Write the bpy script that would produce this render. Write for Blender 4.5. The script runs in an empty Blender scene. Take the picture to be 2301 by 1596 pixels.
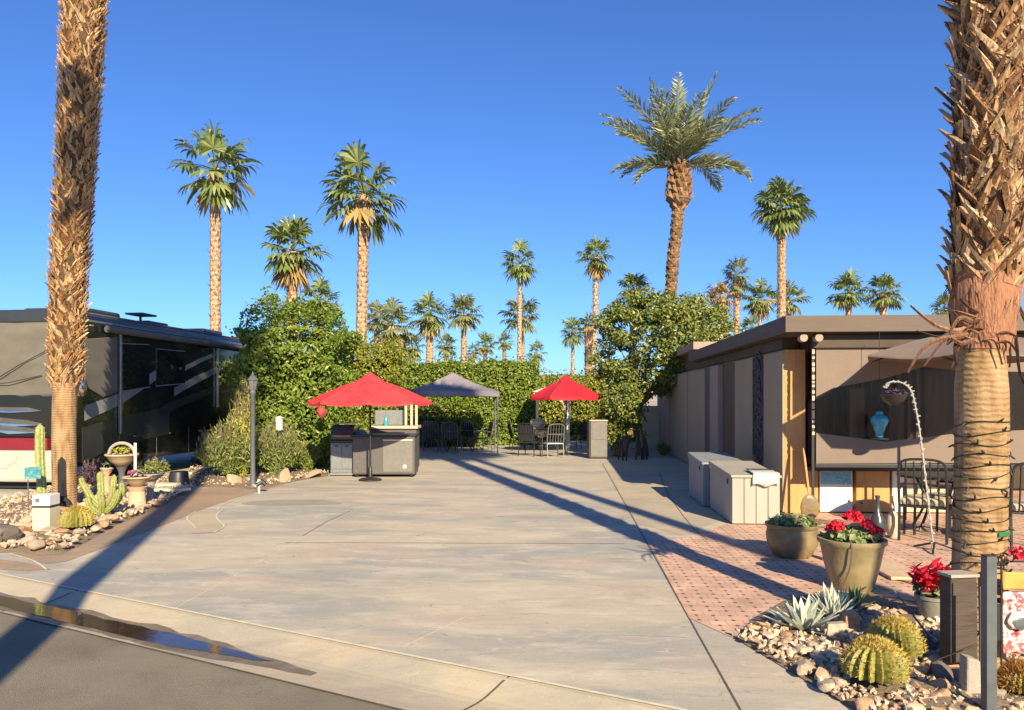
import bpy, bmesh, math, random
import numpy as np
from mathutils import Vector, Matrix, Quaternion, noise

C = bpy.context.scene.collection
PI = math.pi
R = math.radians

# ------------------------------------------------------------------ camera, sky, sun, exposure
YAW, HC = R(4.0), 1.7
FD, CXD, HYD = 1677.9, 1150.5, 899.3
cs, sn = math.cos(YAW), math.sin(YAW)

cam = bpy.data.cameras.new("camera")
cam.sensor_width = 36.0
cam.lens = 36.0 * FD / 2301.0
cam.shift_y = (HYD - 798.0) / 2301.0
cam.clip_end = 9000
cam_o = bpy.data.objects.new("camera", cam)
cam_o.location = (0, 0, HC)
cam_o.rotation_euler = (R(90), 0, YAW)
C.objects.link(cam_o)
bpy.context.scene.camera = cam_o

SUN_EL = R(28.0)
sxc, szc = 0.28, -0.96
sd = Vector((sxc * cs - szc * sn, sxc * sn + szc * cs, 0)).normalized()
SUN_DIR = Vector((sd.x * math.cos(SUN_EL), sd.y * math.cos(SUN_EL), math.sin(SUN_EL)))

world = bpy.data.worlds.new("World")
bpy.context.scene.world = world
world.use_nodes = True
wn = world.node_tree
wn.nodes.clear()
sky = wn.nodes.new("ShaderNodeTexSky")
sky.sky_type = 'NISHITA'
sky.sun_disc = False
sky.sun_elevation = SUN_EL
sky.sun_rotation = math.atan2(SUN_DIR.x, SUN_DIR.y)
sky.air_density = 1.0
sky.dust_density = 0.4
sky.ozone_density = 2.5
sky.altitude = 300
bg = wn.nodes.new("ShaderNodeBackground")
bg.inputs[1].default_value = 0.15
wo = wn.nodes.new("ShaderNodeOutputWorld")
tint = wn.nodes.new("ShaderNodeMix")
tint.data_type = 'RGBA'
tint.blend_type = 'MULTIPLY'
tint.inputs[0].default_value = 1.0
tint.inputs[7].default_value = (0.232, 0.375, 0.615, 1)      # deep desert blue
wn.links.new(sky.outputs[0], tint.inputs[6])
wn.links.new(tint.outputs[2], bg.inputs[0])
wn.links.new(bg.outputs[0], wo.inputs[0])

sl = bpy.data.lights.new("sun", 'SUN')
sl.energy = 5.0
sl.angle = R(0.5)
sl.color = (1.0, 0.845, 0.57)
so = bpy.data.objects.new("sun", sl)
so.rotation_mode = 'QUATERNION'
so.rotation_quaternion = SUN_DIR.to_track_quat('Z', 'Y')
so.location = (5, -10, 20)
C.objects.link(so)

vs = bpy.context.scene.view_settings
vs.view_transform = 'Standard'
vs.look = 'None'
vs.gamma = 1.0
vs.use_curve_mapping = False
vs.exposure = 0.95
bpy.context.scene.cycles.max_bounces = 6
bpy.context.scene.cycles.diffuse_bounces = 3
bpy.context.scene.cycles.glossy_bounces = 3
bpy.context.scene.cycles.transparent_max_bounces = 6

# ------------------------------------------------------------------ where a sight line meets a depth or the ground
def W(X, Z, h=0.0):
    return Vector((X * cs - Z * sn, X * sn + Z * cs, h))

def P(dx, dy, Z):
    return W((dx - CXD) / FD * Z, Z, HC - (dy - HYD) / FD * Z)

def G(dx, dy, z=0.0):
    Z = FD * (HC - z) / (dy - HYD)
    return W((dx - CXD) / FD * Z, Z, z)

def ZG(dy):
    return FD * HC / (dy - HYD)

# ------------------------------------------------------------------ materials
MATS = {}
def _nt(name):
    m = bpy.data.materials.new(name)
    m.use_nodes = True
    nt = m.node_tree
    b = nt.nodes["Principled BSDF"]
    return m, nt, b

def N(nt, t, **kw):
    n = nt.nodes.new(t)
    for k, v in kw.items():
        setattr(n, k, v)
    return n

def L(nt, a, b):
    nt.links.new(a, b)

def ramp(nt, cols, pos=None, interp='LINEAR'):
    r = N(nt, "ShaderNodeValToRGB")
    r.color_ramp.interpolation = interp
    els = r.color_ramp.elements
    n = len(cols)
    pos = pos or [i / max(1, n - 1) for i in range(n)]
    while len(els) < n:
        els.new(0.5)
    for e, p, c in zip(els, pos, cols):
        e.position = p
        e.color = (c[0], c[1], c[2], 1)
    return r

def pm(name, cols, scale=6, rough=0.7, bump=0.0, bscale=None, metal=0.0, stretch=(1, 1, 1), detail=5,
       spec=0.35, coat=0.0, lo=0.3, hi=0.7, alpha=None, trans=0.0):
    if isinstance(cols, tuple):
        cols = [tuple(c * 0.82 for c in cols), tuple(min(1, c * 1.14) for c in cols)]
    m, nt, b = _nt(name)
    tc = N(nt, "ShaderNodeTexCoord")
    mp = N(nt, "ShaderNodeMapping")
    mp.inputs["Scale"].default_value = stretch
    L(nt, tc.outputs["Object"], mp.inputs[0])
    nz = N(nt, "ShaderNodeTexNoise")
    nz.inputs["Scale"].default_value = scale
    nz.inputs["Detail"].default_value = detail
    nz.inputs["Roughness"].default_value = 0.62
    L(nt, mp.outputs[0], nz.inputs["Vector"])
    n = len(cols)
    r = ramp(nt, cols, [lo + (hi - lo) * i / (n - 1) for i in range(n)])
    L(nt, nz.outputs[0], r.inputs[0])
    L(nt, r.outputs[0], b.inputs["Base Color"])
    b.inputs["Roughness"].default_value = rough
    b.inputs["Metallic"].default_value = metal
    b.inputs["Specular IOR Level"].default_value = spec
    b.inputs["Coat Weight"].default_value = coat
    if coat:
        b.inputs["Coat Roughness"].default_value = 0.05
    if trans:
        b.inputs["Transmission Weight"].default_value = trans
    if bump:
        n2 = N(nt, "ShaderNodeTexNoise")
        n2.inputs["Scale"].default_value = bscale or scale * 4
        n2.inputs["Detail"].default_value = 4
        L(nt, mp.outputs[0], n2.inputs["Vector"])
        bp = N(nt, "ShaderNodeBump")
        bp.inputs["Strength"].default_value = bump
        bp.inputs["Distance"].default_value = 0.02
        L(nt, n2.outputs[0], bp.inputs["Height"])
        L(nt, bp.outputs[0], b.inputs["Normal"])
    MATS[name] = m
    return m

def leafm(name, cols, rough=0.5, trans=0.25, spec=0.3, pos=None, fibre=False):
    """every leaf, blade or chip (a mesh island) takes its own colour"""
    m, nt, b = _nt(name)
    g = N(nt, "ShaderNodeNewGeometry")
    r = ramp(nt, cols, pos)
    L(nt, g.outputs["Random Per Island"], r.inputs[0])
    L(nt, r.outputs[0], b.inputs["Base Color"])
    if fibre:
        tc = N(nt, "ShaderNodeTexCoord")
        mp = N(nt, "ShaderNodeMapping")
        mp.inputs["Scale"].default_value = (1, 1, 0.18)
        L(nt, tc.outputs["Object"], mp.inputs[0])
        nz = N(nt, "ShaderNodeTexNoise")
        nz.inputs["Scale"].default_value = 70
        nz.inputs["Detail"].default_value = 5
        L(nt, mp.outputs[0], nz.inputs[0])
        r2 = ramp(nt, [(0.42, 0.36, 0.32), (1.0, 0.98, 0.95), (1.25, 1.2, 1.1)], [0.3, 0.52, 0.72])
        L(nt, nz.outputs[0], r2.inputs[0])
        mxf = N(nt, "ShaderNodeMix", data_type='RGBA', blend_type='MULTIPLY')
        mxf.inputs[0].default_value = 1
        L(nt, r.outputs[0], mxf.inputs[6])
        L(nt, r2.outputs[0], mxf.inputs[7])
        L(nt, mxf.outputs[2], b.inputs["Base Color"])
        bp = N(nt, "ShaderNodeBump")
        bp.inputs["Strength"].default_value = 0.7
        bp.inputs["Distance"].default_value = 0.006
        L(nt, nz.outputs[0], bp.inputs["Height"])
        L(nt, bp.outputs[0], b.inputs["Normal"])
    b.inputs["Roughness"].default_value = rough
    b.inputs["Specular IOR Level"].default_value = spec
    if trans:
        t = N(nt, "ShaderNodeBsdfTranslucent")
        L(nt, r.outputs[0], t.inputs[0])
        mx = N(nt, "ShaderNodeMixShader")
        mx.inputs[0].default_value = trans
        L(nt, b.outputs[0], mx.inputs[1])
        L(nt, t.outputs[0], mx.inputs[2])
        L(nt, mx.outputs[0], nt.nodes["Material Output"].inputs[0])
    MATS[name] = m
    return m

def drive_mat(name, warm, grey, pink, pale, stretch=(0.55, 1.6, 1), lines=0.0):
    m, nt, b = _nt(name)
    tc = N(nt, "ShaderNodeTexCoord")
    def nz(scale, st, det=5, rg=0.6, dist=0.0):
        mp = N(nt, "ShaderNodeMapping")
        mp.inputs["Scale"].default_value = st
        L(nt, tc.outputs["Object"], mp.inputs[0])
        n = N(nt, "ShaderNodeTexNoise")
        n.inputs["Scale"].default_value = scale
        n.inputs["Detail"].default_value = det
        n.inputs["Roughness"].default_value = rg
        n.inputs["Distortion"].default_value = dist
        L(nt, mp.outputs[0], n.inputs["Vector"])
        return n.outputs[0]
    def mix(a, c, f, lo, hi, mode='MIX'):
        mr = N(nt, "ShaderNodeMapRange")
        mr.inputs[1].default_value = lo
        mr.inputs[2].default_value = hi
        L(nt, f, mr.inputs[0])
        x = N(nt, "ShaderNodeMix", data_type='RGBA', blend_type=mode)
        L(nt, mr.outputs[0], x.inputs[0])
        for s, v in ((6, a), (7, c)):
            if isinstance(v, tuple):
                x.inputs[s].default_value = (*v, 1)
            else:
                L(nt, v, x.inputs[s])
        return x.outputs[2]
    c = mix(warm, grey, nz(0.55, stretch, 4, 0.6, 0.6), 0.42, 0.58)
    c = mix(c, pink, nz(0.8, (0.7, 1.5, 1), 3, 0.55, 0.4), 0.50, 0.66)
    c = mix(c, pale, nz(2.4, (0.6, 1.4, 1), 7, 0.7, 0.4), 0.50, 0.78)
    dk = tuple(v * 0.55 for v in grey)
    c = mix(c, dk, nz(1.3, (0.45, 1.5, 1), 7, 0.72, 0.5), 0.57, 0.88)
    c = mix(c, tuple(v * 1.16 for v in pale), nz(60, (1, 1, 1), 2, 0.6), 0.60, 0.90)
    c = mix(c, tuple(v * 0.6 for v in warm), nz(38, (1, 1, 1), 3, 0.7), 0.58, 0.85)
    # wandering hairline trowel marks
    ab = N(nt, "ShaderNodeMath", operation='SUBTRACT'); ab.inputs[1].default_value = 0.5
    L(nt, nz(2.1, (0.22, 1.5, 1), 3, 0.5, 1.2), ab.inputs[0])
    ab2 = N(nt, "ShaderNodeMath", operation='ABSOLUTE'); L(nt, ab.outputs[0], ab2.inputs[0])
    c = mix(tuple(v * 0.80 for v in grey), c, ab2.outputs[0], 0.0, 0.009 * lines + 1e-5)
    ab3 = N(nt, "ShaderNodeMath", operation='SUBTRACT'); ab3.inputs[1].default_value = 0.47
    L(nt, nz(1.6, (0.3, 1.3, 1), 3, 0.5, 1.0), ab3.inputs[0])
    ab4 = N(nt, "ShaderNodeMath", operation='ABSOLUTE'); L(nt, ab3.outputs[0], ab4.inputs[0])
    c = mix(tuple(.4 * u + .6 * v for u, v in zip(pale, warm)), c, ab4.outputs[0], 0.0, 0.008 * lines + 1e-5)
    L(nt, c, b.inputs["Base Color"])
    b.inputs["Roughness"].default_value = 0.72
    b.inputs["Specular IOR Level"].default_value = 0.3
    bp = N(nt, "ShaderNodeBump")
    bp.inputs["Strength"].default_value = 0.35
    bp.inputs["Distance"].default_value = 0.01
    L(nt, nz(9, (0.6, 1.5, 1), 8, 0.7), bp.inputs["Height"])
    L(nt, bp.outputs[0], b.inputs["Normal"])
    MATS[name] = m

drive_mat('drive', (0.485, 0.415, 0.305), (0.335, 0.32, 0.28), (0.45, 0.365, 0.285), (0.62, 0.55, 0.43), lines=0.6)
drive_mat('apron', (0.46, 0.385, 0.265), (0.37, 0.325, 0.25), (0.44, 0.34, 0.25), (0.52, 0.45, 0.33), (1.2, 1.2, 1), lines=0.0)
drive_mat('brown_border', (0.36, 0.25, 0.16), (0.28, 0.215, 0.16), (0.34, 0.22, 0.16), (0.44, 0.33, 0.22), (1, 1, 1))
pm('joint_pale', (0.62, 0.55, 0.40), 12, 0.85)
pm('joint_dark', (0.10, 0.085, 0.065), 12, 0.9)
pm('street', [(0.175, 0.15, 0.108), (0.235, 0.20, 0.143), (0.27, 0.232, 0.166)], 1.1, 0.85, 0.7, 140, detail=14)
pm('soil', [(0.16, 0.115, 0.075), (0.26, 0.195, 0.13)], 3, 0.95, 0.6, 40)
pm('ground', [(0.38, 0.31, 0.22), (0.46, 0.38, 0.27)], 0.6, 0.95, 0.3, 30)
pm('hill', [(0.30, 0.24, 0.22), (0.40, 0.32, 0.29)], 0.01, 0.95)
pm('water', [(0.035, 0.024, 0.012), (0.06, 0.04, 0.02)], 8, 0.03, 0.04, 14, spec=0.6)
pm('wet', [(0.14, 0.11, 0.07), (0.24, 0.195, 0.135)], 9, 0.4, 0.4, 60)

# brick pavers
m, nt, b = _nt('paver')
tc = N(nt, "ShaderNodeTexCoord")
br = N(nt, "ShaderNodeTexBrick")
br.inputs["Color1"].default_value = (0.60, 0.40, 0.30, 1)
br.inputs["Color2"].default_value = (0.54, 0.345, 0.25, 1)
br.inputs["Mortar"].default_value = (0.45, 0.285, 0.205, 1)
br.inputs["Scale"].default_value = 1.0
br.inputs["Brick Width"].default_value = 0.13
br.inputs["Row Height"].default_value = 0.13
br.inputs["Mortar Size"].default_value = 0.006
br.offset = 0.5
L(nt, tc.outputs["Object"], br.inputs[0])
sx_ = N(nt, "ShaderNodeSeparateXYZ")
L(nt, tc.outputs["Object"], sx_.inputs[0])
def mth(op, a, v):
    n = N(nt, "ShaderNodeMath", operation=op)
    L(nt, a, n.inputs[0])
    if isinstance(v, (int, float)):
        n.inputs[1].default_value = v
    else:
        L(nt, v, n.inputs[1])
    return n.outputs[0]
def tri(a, per, off=0.0):
    x = mth('ADD', a, off)
    x = mth('PINGPONG', x, per / 2)
    return mth('POWER', x, 2)
d2 = mth('ADD', tri(sx_.outputs[0], 0.13), tri(sx_.outputs[1], 0.13))
dot = mth('LESS_THAN', d2, 0.017 ** 2)
mx = N(nt, "ShaderNodeMix", data_type='RGBA')
L(nt, dot, mx.inputs[0])
L(nt, br.outputs[0], mx.inputs[6])
mx.inputs[7].default_value = (0.12, 0.065, 0.045, 1)
nzv = N(nt, "ShaderNodeTexNoise")
nzv.inputs["Scale"].default_value = 3
mx2 = N(nt, "ShaderNodeMix", data_type='RGBA', blend_type='MULTIPLY')
mx2.inputs[0].default_value = 1
L(nt, tc.outputs["Object"], nzv.inputs[0])
rr = ramp(nt, [(0.75, 0.72, 0.7), (1.15, 1.12, 1.08)], [0.3, 0.7])
L(nt, nzv.outputs[0], rr.inputs[0])
L(nt, mx.outputs[2], mx2.inputs[6])
L(nt, rr.outputs[0], mx2.inputs[7])
L(nt, mx2.outputs[2], b.inputs["Base Color"])
b.inputs["Roughness"].default_value = 0.85
MATS['paver'] = m

# rocks: each object its own tint
def rockm(name, cols):
    m, nt, b = _nt(name)
    oi = N(nt, "ShaderNodeObjectInfo")
    g = N(nt, "ShaderNodeNewGeometry")
    ad = N(nt, "ShaderNodeMath", operation='ADD')
    L(nt, oi.outputs["Random"], ad.inputs[0])
    L(nt, g.outputs["Random Per Island"], ad.inputs[1])
    fr = N(nt, "ShaderNodeMath", operation='FRACT')
    L(nt, ad.outputs[0], fr.inputs[0])
    r = ramp(nt, cols)
    L(nt, fr.outputs[0], r.inputs[0])
    tc = N(nt, "ShaderNodeTexCoord")
    nz = N(nt, "ShaderNodeTexNoise")
    nz.inputs["Scale"].default_value = 22
    nz.inputs["Detail"].default_value = 6
    L(nt, tc.outputs["Object"], nz.inputs[0])
    r2 = ramp(nt, [(0.6, 0.56, 0.52), (1.15, 1.12, 1.1)], [0.3, 0.7])
    L(nt, nz.outputs[0], r2.inputs[0])
    mx = N(nt, "ShaderNodeMix", data_type='RGBA', blend_type='MULTIPLY')
    mx.inputs[0].default_value = 1
    L(nt, r.outputs[0], mx.inputs[6])
    L(nt, r2.outputs[0], mx.inputs[7])
    L(nt, mx.outputs[2], b.inputs["Base Color"])
    b.inputs["Roughness"].default_value = 0.85
    bp = N(nt, "ShaderNodeBump")
    bp.inputs["Strength"].default_value = 0.5
    bp.inputs["Distance"].default_value = 0.01
    L(nt, nz.outputs[0], bp.inputs["Height"])
    L(nt, bp.outputs[0], b.inputs["Normal"])
    MATS[name] = m
rockm('rock', [(0.52, 0.36, 0.22), (0.60, 0.44, 0.29), (0.46, 0.26, 0.15), (0.64, 0.52, 0.38), (0.36, 0.28, 0.21), (0.66, 0.56, 0.44)])
rockm('grey_rock', [(0.30, 0.29, 0.25), (0.40, 0.38, 0.32), (0.33, 0.30, 0.27)])
rockm('dark_rock', [(0.17, 0.14, 0.12), (0.23, 0.19, 0.16), (0.15, 0.13, 0.12)])
leafm('gravel', [(0.50, 0.34, 0.21), (0.60, 0.46, 0.32), (0.42, 0.25, 0.15), (0.66, 0.56, 0.44), (0.30, 0.22, 0.16), (0.62, 0.50, 0.36)], 0.9, 0)

# vegetation
leafm('fan_leaf', [(0.0625, 0.1063, 0.0275), (0.175, 0.2313, 0.0562), (0.1125, 0.1688, 0.05), (0.3, 0.3125, 0.1063), (0.0875, 0.1438, 0.0375)], 0.38, 0.2, 0.5)
leafm('fan_leaf_pale', [(0.069, 0.1035, 0.0517), (0.1725, 0.2127, 0.0978), (0.2875, 0.299, 0.138), (0.115, 0.161, 0.0747)], 0.4, 0.2, 0.5)
leafm('dry_leaf', [(0.32, 0.21, 0.08), (0.44, 0.30, 0.12), (0.24, 0.19, 0.07), (0.48, 0.36, 0.17)], 0.7, 0.2)
leafm('date_leaf', [(0.16, 0.20, 0.09), (0.30, 0.33, 0.17), (0.23, 0.265, 0.135), (0.38, 0.38, 0.21)], 0.42, 0.15, 0.5)
leafm('hedge_leaf', [(0.084, 0.144, 0.0168), (0.156, 0.24, 0.0312), (0.24, 0.3, 0.0408), (0.12, 0.192, 0.0264), (0.348, 0.348, 0.06)], 0.42, 0.25, 0.45)
leafm('hedge_leaf_gold', [(0.1008, 0.1456, 0.0157), (0.2128, 0.252, 0.0291), (0.336, 0.3136, 0.0403), (0.1568, 0.196, 0.0269), (0.4144, 0.3472, 0.056)], 0.42, 0.25, 0.45)
leafm('citrus_leaf', [(0.06, 0.102, 0.024), (0.132, 0.186, 0.0384), (0.228, 0.258, 0.06), (0.336, 0.324, 0.072), (0.096, 0.144, 0.0336)], 0.36, 0.22, 0.5)
leafm('shrub_leaf', [(0.075, 0.13, 0.028), (0.16, 0.225, 0.045), (0.25, 0.30, 0.065), (0.36, 0.37, 0.11)], 0.5, 0.2)
leafm('yellow_leaf', [(0.34, 0.36, 0.05), (0.54, 0.50, 0.10), (0.26, 0.30, 0.05)], 0.5, 0.25)
leafm('pot_leaf', [(0.08, 0.13, 0.035), (0.18, 0.24, 0.085), (0.33, 0.37, 0.18), (0.12, 0.17, 0.045)], 0.5, 0.2)
leafm('agave_leaf', [(0.42, 0.46, 0.36), (0.58, 0.60, 0.48), (0.30, 0.36, 0.29)], 0.5, 0.05)
leafm('red_petal', [(0.55, 0.010, 0.03), (0.74, 0.03, 0.07), (0.40, 0.006, 0.018)], 0.55, 0.2)
leafm('pink_petal', [(0.55, 0.05, 0.28), (0.70, 0.12, 0.40), (0.38, 0.04, 0.24)], 0.55, 0.2)
leafm('purple_leaf', [(0.05, 0.02, 0.05), (0.09, 0.04, 0.10), (0.04, 0.05, 0.03)], 0.55, 0.1)
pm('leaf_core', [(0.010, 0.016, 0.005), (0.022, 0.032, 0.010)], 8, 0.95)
leafm('boot', [(0.16, 0.075, 0.03), (0.40, 0.225, 0.095), (0.56, 0.36, 0.17), (0.26, 0.125, 0.05), (0.62, 0.44, 0.25), (0.30, 0.18, 0.10)], 0.62, 0, fibre=True)
leafm('boot_red', [(0.09, 0.045, 0.026), (0.32, 0.17, 0.08), (0.48, 0.31, 0.165), (0.18, 0.085, 0.042), (0.58, 0.43, 0.27), (0.14, 0.08, 0.052)], 0.6, 0, fibre=True)
pm('boot_gap', [(0.045, 0.026, 0.014), (0.13, 0.075, 0.04)], 14, 0.95, 0.8, 40)
pm('red_fibre', [(0.20, 0.085, 0.045), (0.36, 0.17, 0.095), (0.27, 0.12, 0.06)], 6, 0.85, 0.8, 30, stretch=(3, 3, 0.6))
pm('bark', [(0.10, 0.075, 0.05), (0.20, 0.15, 0.10)], 8, 0.9, 0.7, 20, stretch=(1, 1, 0.3))

def ringbark(name, c1, c2, c3, ringscale=9.0, rs=0.35, bd=0.012, st=(2.2, 2.2, 0.5)):
    m, nt, b = _nt(name)
    tc = N(nt, "ShaderNodeTexCoord")
    wv = N(nt, "ShaderNodeTexWave", wave_type='BANDS', bands_direction='Z')
    wv.inputs["Scale"].default_value = ringscale
    wv.inputs["Distortion"].default_value = 4.0
    wv.inputs["Detail"].default_value = 3
    wv.inputs["Detail Scale"].default_value = 2.0
    L(nt, tc.outputs["Object"], wv.inputs[0])
    mp = N(nt, "ShaderNodeMapping")
    mp.inputs["Scale"].default_value = st
    L(nt, tc.outputs["Object"], mp.inputs[0])
    nz = N(nt, "ShaderNodeTexNoise")
    nz.inputs["Scale"].default_value = 7
    nz.inputs["Detail"].default_value = 7
    L(nt, mp.outputs[0], nz.inputs[0])
    r = ramp(nt, [c1, c2, c3], [0.3, 0.5, 0.7])
    L(nt, nz.outputs[0], r.inputs[0])
    r2 = ramp(nt, [(0.72, 0.66, 0.6), (1.08, 1.06, 1.04)], [0.05, 0.5])
    L(nt, wv.outputs[1], r2.inputs[0])
    mx = N(nt, "ShaderNodeMix", data_type='RGBA', blend_type='MULTIPLY')
    mx.inputs[0].default_value = rs * 2
    L(nt, r.outputs[0], mx.inputs[6])
    L(nt, r2.outputs[0], mx.inputs[7])
    L(nt, mx.outputs[2], b.inputs["Base Color"])
    b.inputs["Roughness"].default_value = 0.8
    b.inputs["Specular IOR Level"].default_value = 0.25
    ad = N(nt, "ShaderNodeMath", operation='ADD')
    L(nt, wv.outputs[1], ad.inputs[0])
    L(nt, nz.outputs[0], ad.inputs[1])
    bp = N(nt, "ShaderNodeBump")
    bp.inputs["Strength"].default_value = 0.6
    bp.inputs["Distance"].default_value = bd
    L(nt, ad.outputs[0], bp.inputs["Height"])
    L(nt, bp.outputs[0], b.inputs["Normal"])
    MATS[name] = m
ringbark('smooth_trunk', (0.20, 0.115, 0.05), (0.33, 0.205, 0.10), (0.42, 0.285, 0.155), 8.5, 0.10, 0.008)
ringbark('far_trunk', (0.13, 0.075, 0.045), (0.42, 0.275, 0.17), (0.62, 0.48, 0.35), 1.6, 0.6, 0.012, (3.2, 3.2, 1.6))
ringbark('grey_trunk', (0.20, 0.155, 0.12), (0.42, 0.35, 0.28), (0.56, 0.50, 0.42), 1.6, 0.5, 0.012, (3.2, 3.2, 1.6))
ringbark('date_trunk', (0.09, 0.052, 0.028), (0.17, 0.10, 0.055), (0.26, 0.165, 0.095), 3.0, 0.8)
leafm('date_base', [(0.09, 0.05, 0.026), (0.22, 0.12, 0.055), (0.34, 0.20, 0.095), (0.15, 0.08, 0.04)], 0.7, 0, fibre=True)
pm('grey_patch', [(0.27, 0.25, 0.205), (0.33, 0.30, 0.245)], 3, 0.8)
leafm('torn', [(0.06, 0.03, 0.018), (0.18, 0.09, 0.055), (0.30, 0.17, 0.11), (0.11, 0.055, 0.03)], 0.7, 0, fibre=True)
pm('lit_wire', (0.40, 0.38, 0.34), 10, 0.6)

def ribm(name, c1, c2, rough=0.6):
    m, nt, b = _nt(name)
    tc = N(nt, "ShaderNodeTexCoord")
    nz = N(nt, "ShaderNodeTexNoise")
    nz.inputs["Scale"].default_value = 30
    nz.inputs["Detail"].default_value = 4
    L(nt, tc.outputs["Object"], nz.inputs[0])
    r = ramp(nt, [c1, c2], [0.35, 0.65])
    L(nt, nz.outputs[0], r.inputs[0])
    L(nt, r.outputs[0], b.inputs["Base Color"])
    b.inputs["Roughness"].default_value = rough
    bp = N(nt, "ShaderNodeBump")
    bp.inputs["Strength"].default_value = 0.6
    bp.inputs["Distance"].default_value = 0.01
    L(nt, nz.outputs[0], bp.inputs["Height"])
    L(nt, bp.outputs[0], b.inputs["Normal"])
    MATS[name] = m
ribm('cactus_body', (0.20, 0.20, 0.045), (0.34, 0.30, 0.075))
ribm('cactus_green', (0.20, 0.235, 0.065), (0.34, 0.35, 0.12))
leafm('gold_spine', [(0.52, 0.36, 0.06), (0.66, 0.50, 0.13), (0.42, 0.26, 0.04), (0.60, 0.52, 0.22)], 0.5, 0.1)
leafm('rust_spine', [(0.42, 0.20, 0.05), (0.55, 0.30, 0.09), (0.30, 0.13, 0.04)], 0.5, 0.1)

# built things
pm('rv_black', [(0.007, 0.008, 0.009), (0.018, 0.019, 0.020)], 1.5, 0.22, coat=0.8)
pm('rv_silver', (0.21, 0.215, 0.215), 2, 0.35, coat=0.4)
pm('rv_grey', (0.035, 0.037, 0.038), 2, 0.3, coat=0.5)
pm('rv_white', (0.45, 0.41, 0.33), 2, 0.4, coat=0.3)
pm('rv_red', (0.19, 0.016, 0.024), 2, 0.35, coat=0.4)
pm('rv_cover', [(0.105, 0.095, 0.078), (0.15, 0.136, 0.112)], 1.2, 0.9, 0.25, 3, stretch=(1, 1, 2))
pm('rv_roof', (0.12, 0.12, 0.115), 2, 0.6)
pm('chrome', (0.75, 0.75, 0.74), 4, 0.12, metal=1.0)
pm('steel', (0.42, 0.42, 0.40), 6, 0.35, metal=0.8)
pm('dark_glass', (0.012, 0.014, 0.015), 2, 0.05, spec=0.6)
pm('rubber', (0.02, 0.02, 0.02), 5, 0.85)
pm('wall_tan', [(0.33, 0.255, 0.17), (0.375, 0.295, 0.20)], 1.3, 0.9, 0.5, 120)
pm('wall_panel', [(0.36, 0.28, 0.185), (0.405, 0.315, 0.21)], 1.1, 0.9, 0.5, 120)
pm('wall_pink', [(0.33, 0.245, 0.19), (0.37, 0.28, 0.22)], 1.5, 0.9, 0.3, 90)
pm('pilaster', [(0.115, 0.085, 0.075), (0.15, 0.115, 0.10)], 3, 0.85, 0.4, 40)
pm('brown_wall', [(0.10, 0.065, 0.04), (0.15, 0.10, 0.065)], 2, 0.8, 0.4, 20, stretch=(3, 3, 0.4))
pm('trellis', [(0.055, 0.04, 0.04), (0.12, 0.10, 0.10)], 10, 0.7)
pm('fascia', [(0.125, 0.092, 0.074), (0.15, 0.112, 0.088)], 2, 0.75, 0.2, 50, stretch=(0.3, 1, 3))
pm('soffit', [(0.07, 0.05, 0.038), (0.095, 0.07, 0.052)], 2, 0.8)
pm('wood', [(0.42, 0.20, 0.065), (0.56, 0.30, 0.11), (0.48, 0.245, 0.085)], 4, 0.55, 0.2, 30, stretch=(4, 4, 0.5))
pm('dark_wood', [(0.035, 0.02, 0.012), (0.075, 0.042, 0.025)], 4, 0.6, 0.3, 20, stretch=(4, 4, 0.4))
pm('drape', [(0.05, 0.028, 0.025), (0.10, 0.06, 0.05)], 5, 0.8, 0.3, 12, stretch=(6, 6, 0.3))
pm('white_paint', (0.74, 0.70, 0.62), 3, 0.5)
pm('cream', (0.66, 0.58, 0.40), 3, 0.6)
pm('black_metal', (0.022, 0.022, 0.024), 8, 0.45, spec=0.5)
pm('post_grey', (0.10, 0.11, 0.115), 8, 0.5)
pm('char_box', [(0.085, 0.078, 0.072), (0.125, 0.115, 0.105)], 30, 0.6, 0.4, 90)
pm('char_box_light', [(0.15, 0.14, 0.125), (0.19, 0.175, 0.155)], 8, 0.55)
pm('grill_grey', (0.20, 0.21, 0.21), 10, 0.45, metal=0.2)
pm('grill_lid', (0.045, 0.048, 0.047), 6, 0.25, spec=0.6)
pm('resin', [(0.33, 0.30, 0.25), (0.39, 0.355, 0.30)], 2, 0.6, 0.15, 60, stretch=(1, 1, 0.2))
pm('resin_grey', [(0.20, 0.215, 0.23), (0.27, 0.28, 0.29)], 5, 0.6, 0.2, 40)
pm('red_cloth', [(0.54, 0.026, 0.030), (0.66, 0.048, 0.052), (0.58, 0.032, 0.04)], 2.5, 0.75, 0.25, 9)
pm('red_cloth_deep', [(0.40, 0.010, 0.022), (0.52, 0.022, 0.035)], 2.5, 0.75, 0.2, 9)
pm('navy_cloth', [(0.11, 0.105, 0.145), (0.20, 0.18, 0.205), (0.32, 0.245, 0.245)], 0.9, 0.8, 0.3, 6)
pm('tan_cloth', [(0.185, 0.14, 0.112), (0.215, 0.165, 0.132)], 2, 0.85, 0.2, 20)
pm('white_cloth', (0.55, 0.51, 0.46), 4, 0.85, 0.4, 14)
pm('cushion', [(0.46, 0.36, 0.24), (0.56, 0.45, 0.32)], 5, 0.9, 0.3, 60)
pm('glaze_olive', [(0.21, 0.165, 0.085), (0.31, 0.245, 0.13), (0.27, 0.21, 0.11)], 4, 0.45, 0.15, 30, spec=0.4)
pm('glaze_brown', [(0.13, 0.095, 0.05), (0.29, 0.21, 0.11)], 5, 0.4, 0.2, 30, spec=0.4)
pm('glaze_grey', [(0.20, 0.19, 0.155), (0.28, 0.265, 0.215)], 5, 0.5, 0.15, 30)
pm('terracotta', [(0.50, 0.345, 0.215), (0.60, 0.43, 0.28)], 5, 0.85, 0.3, 40)
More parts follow.
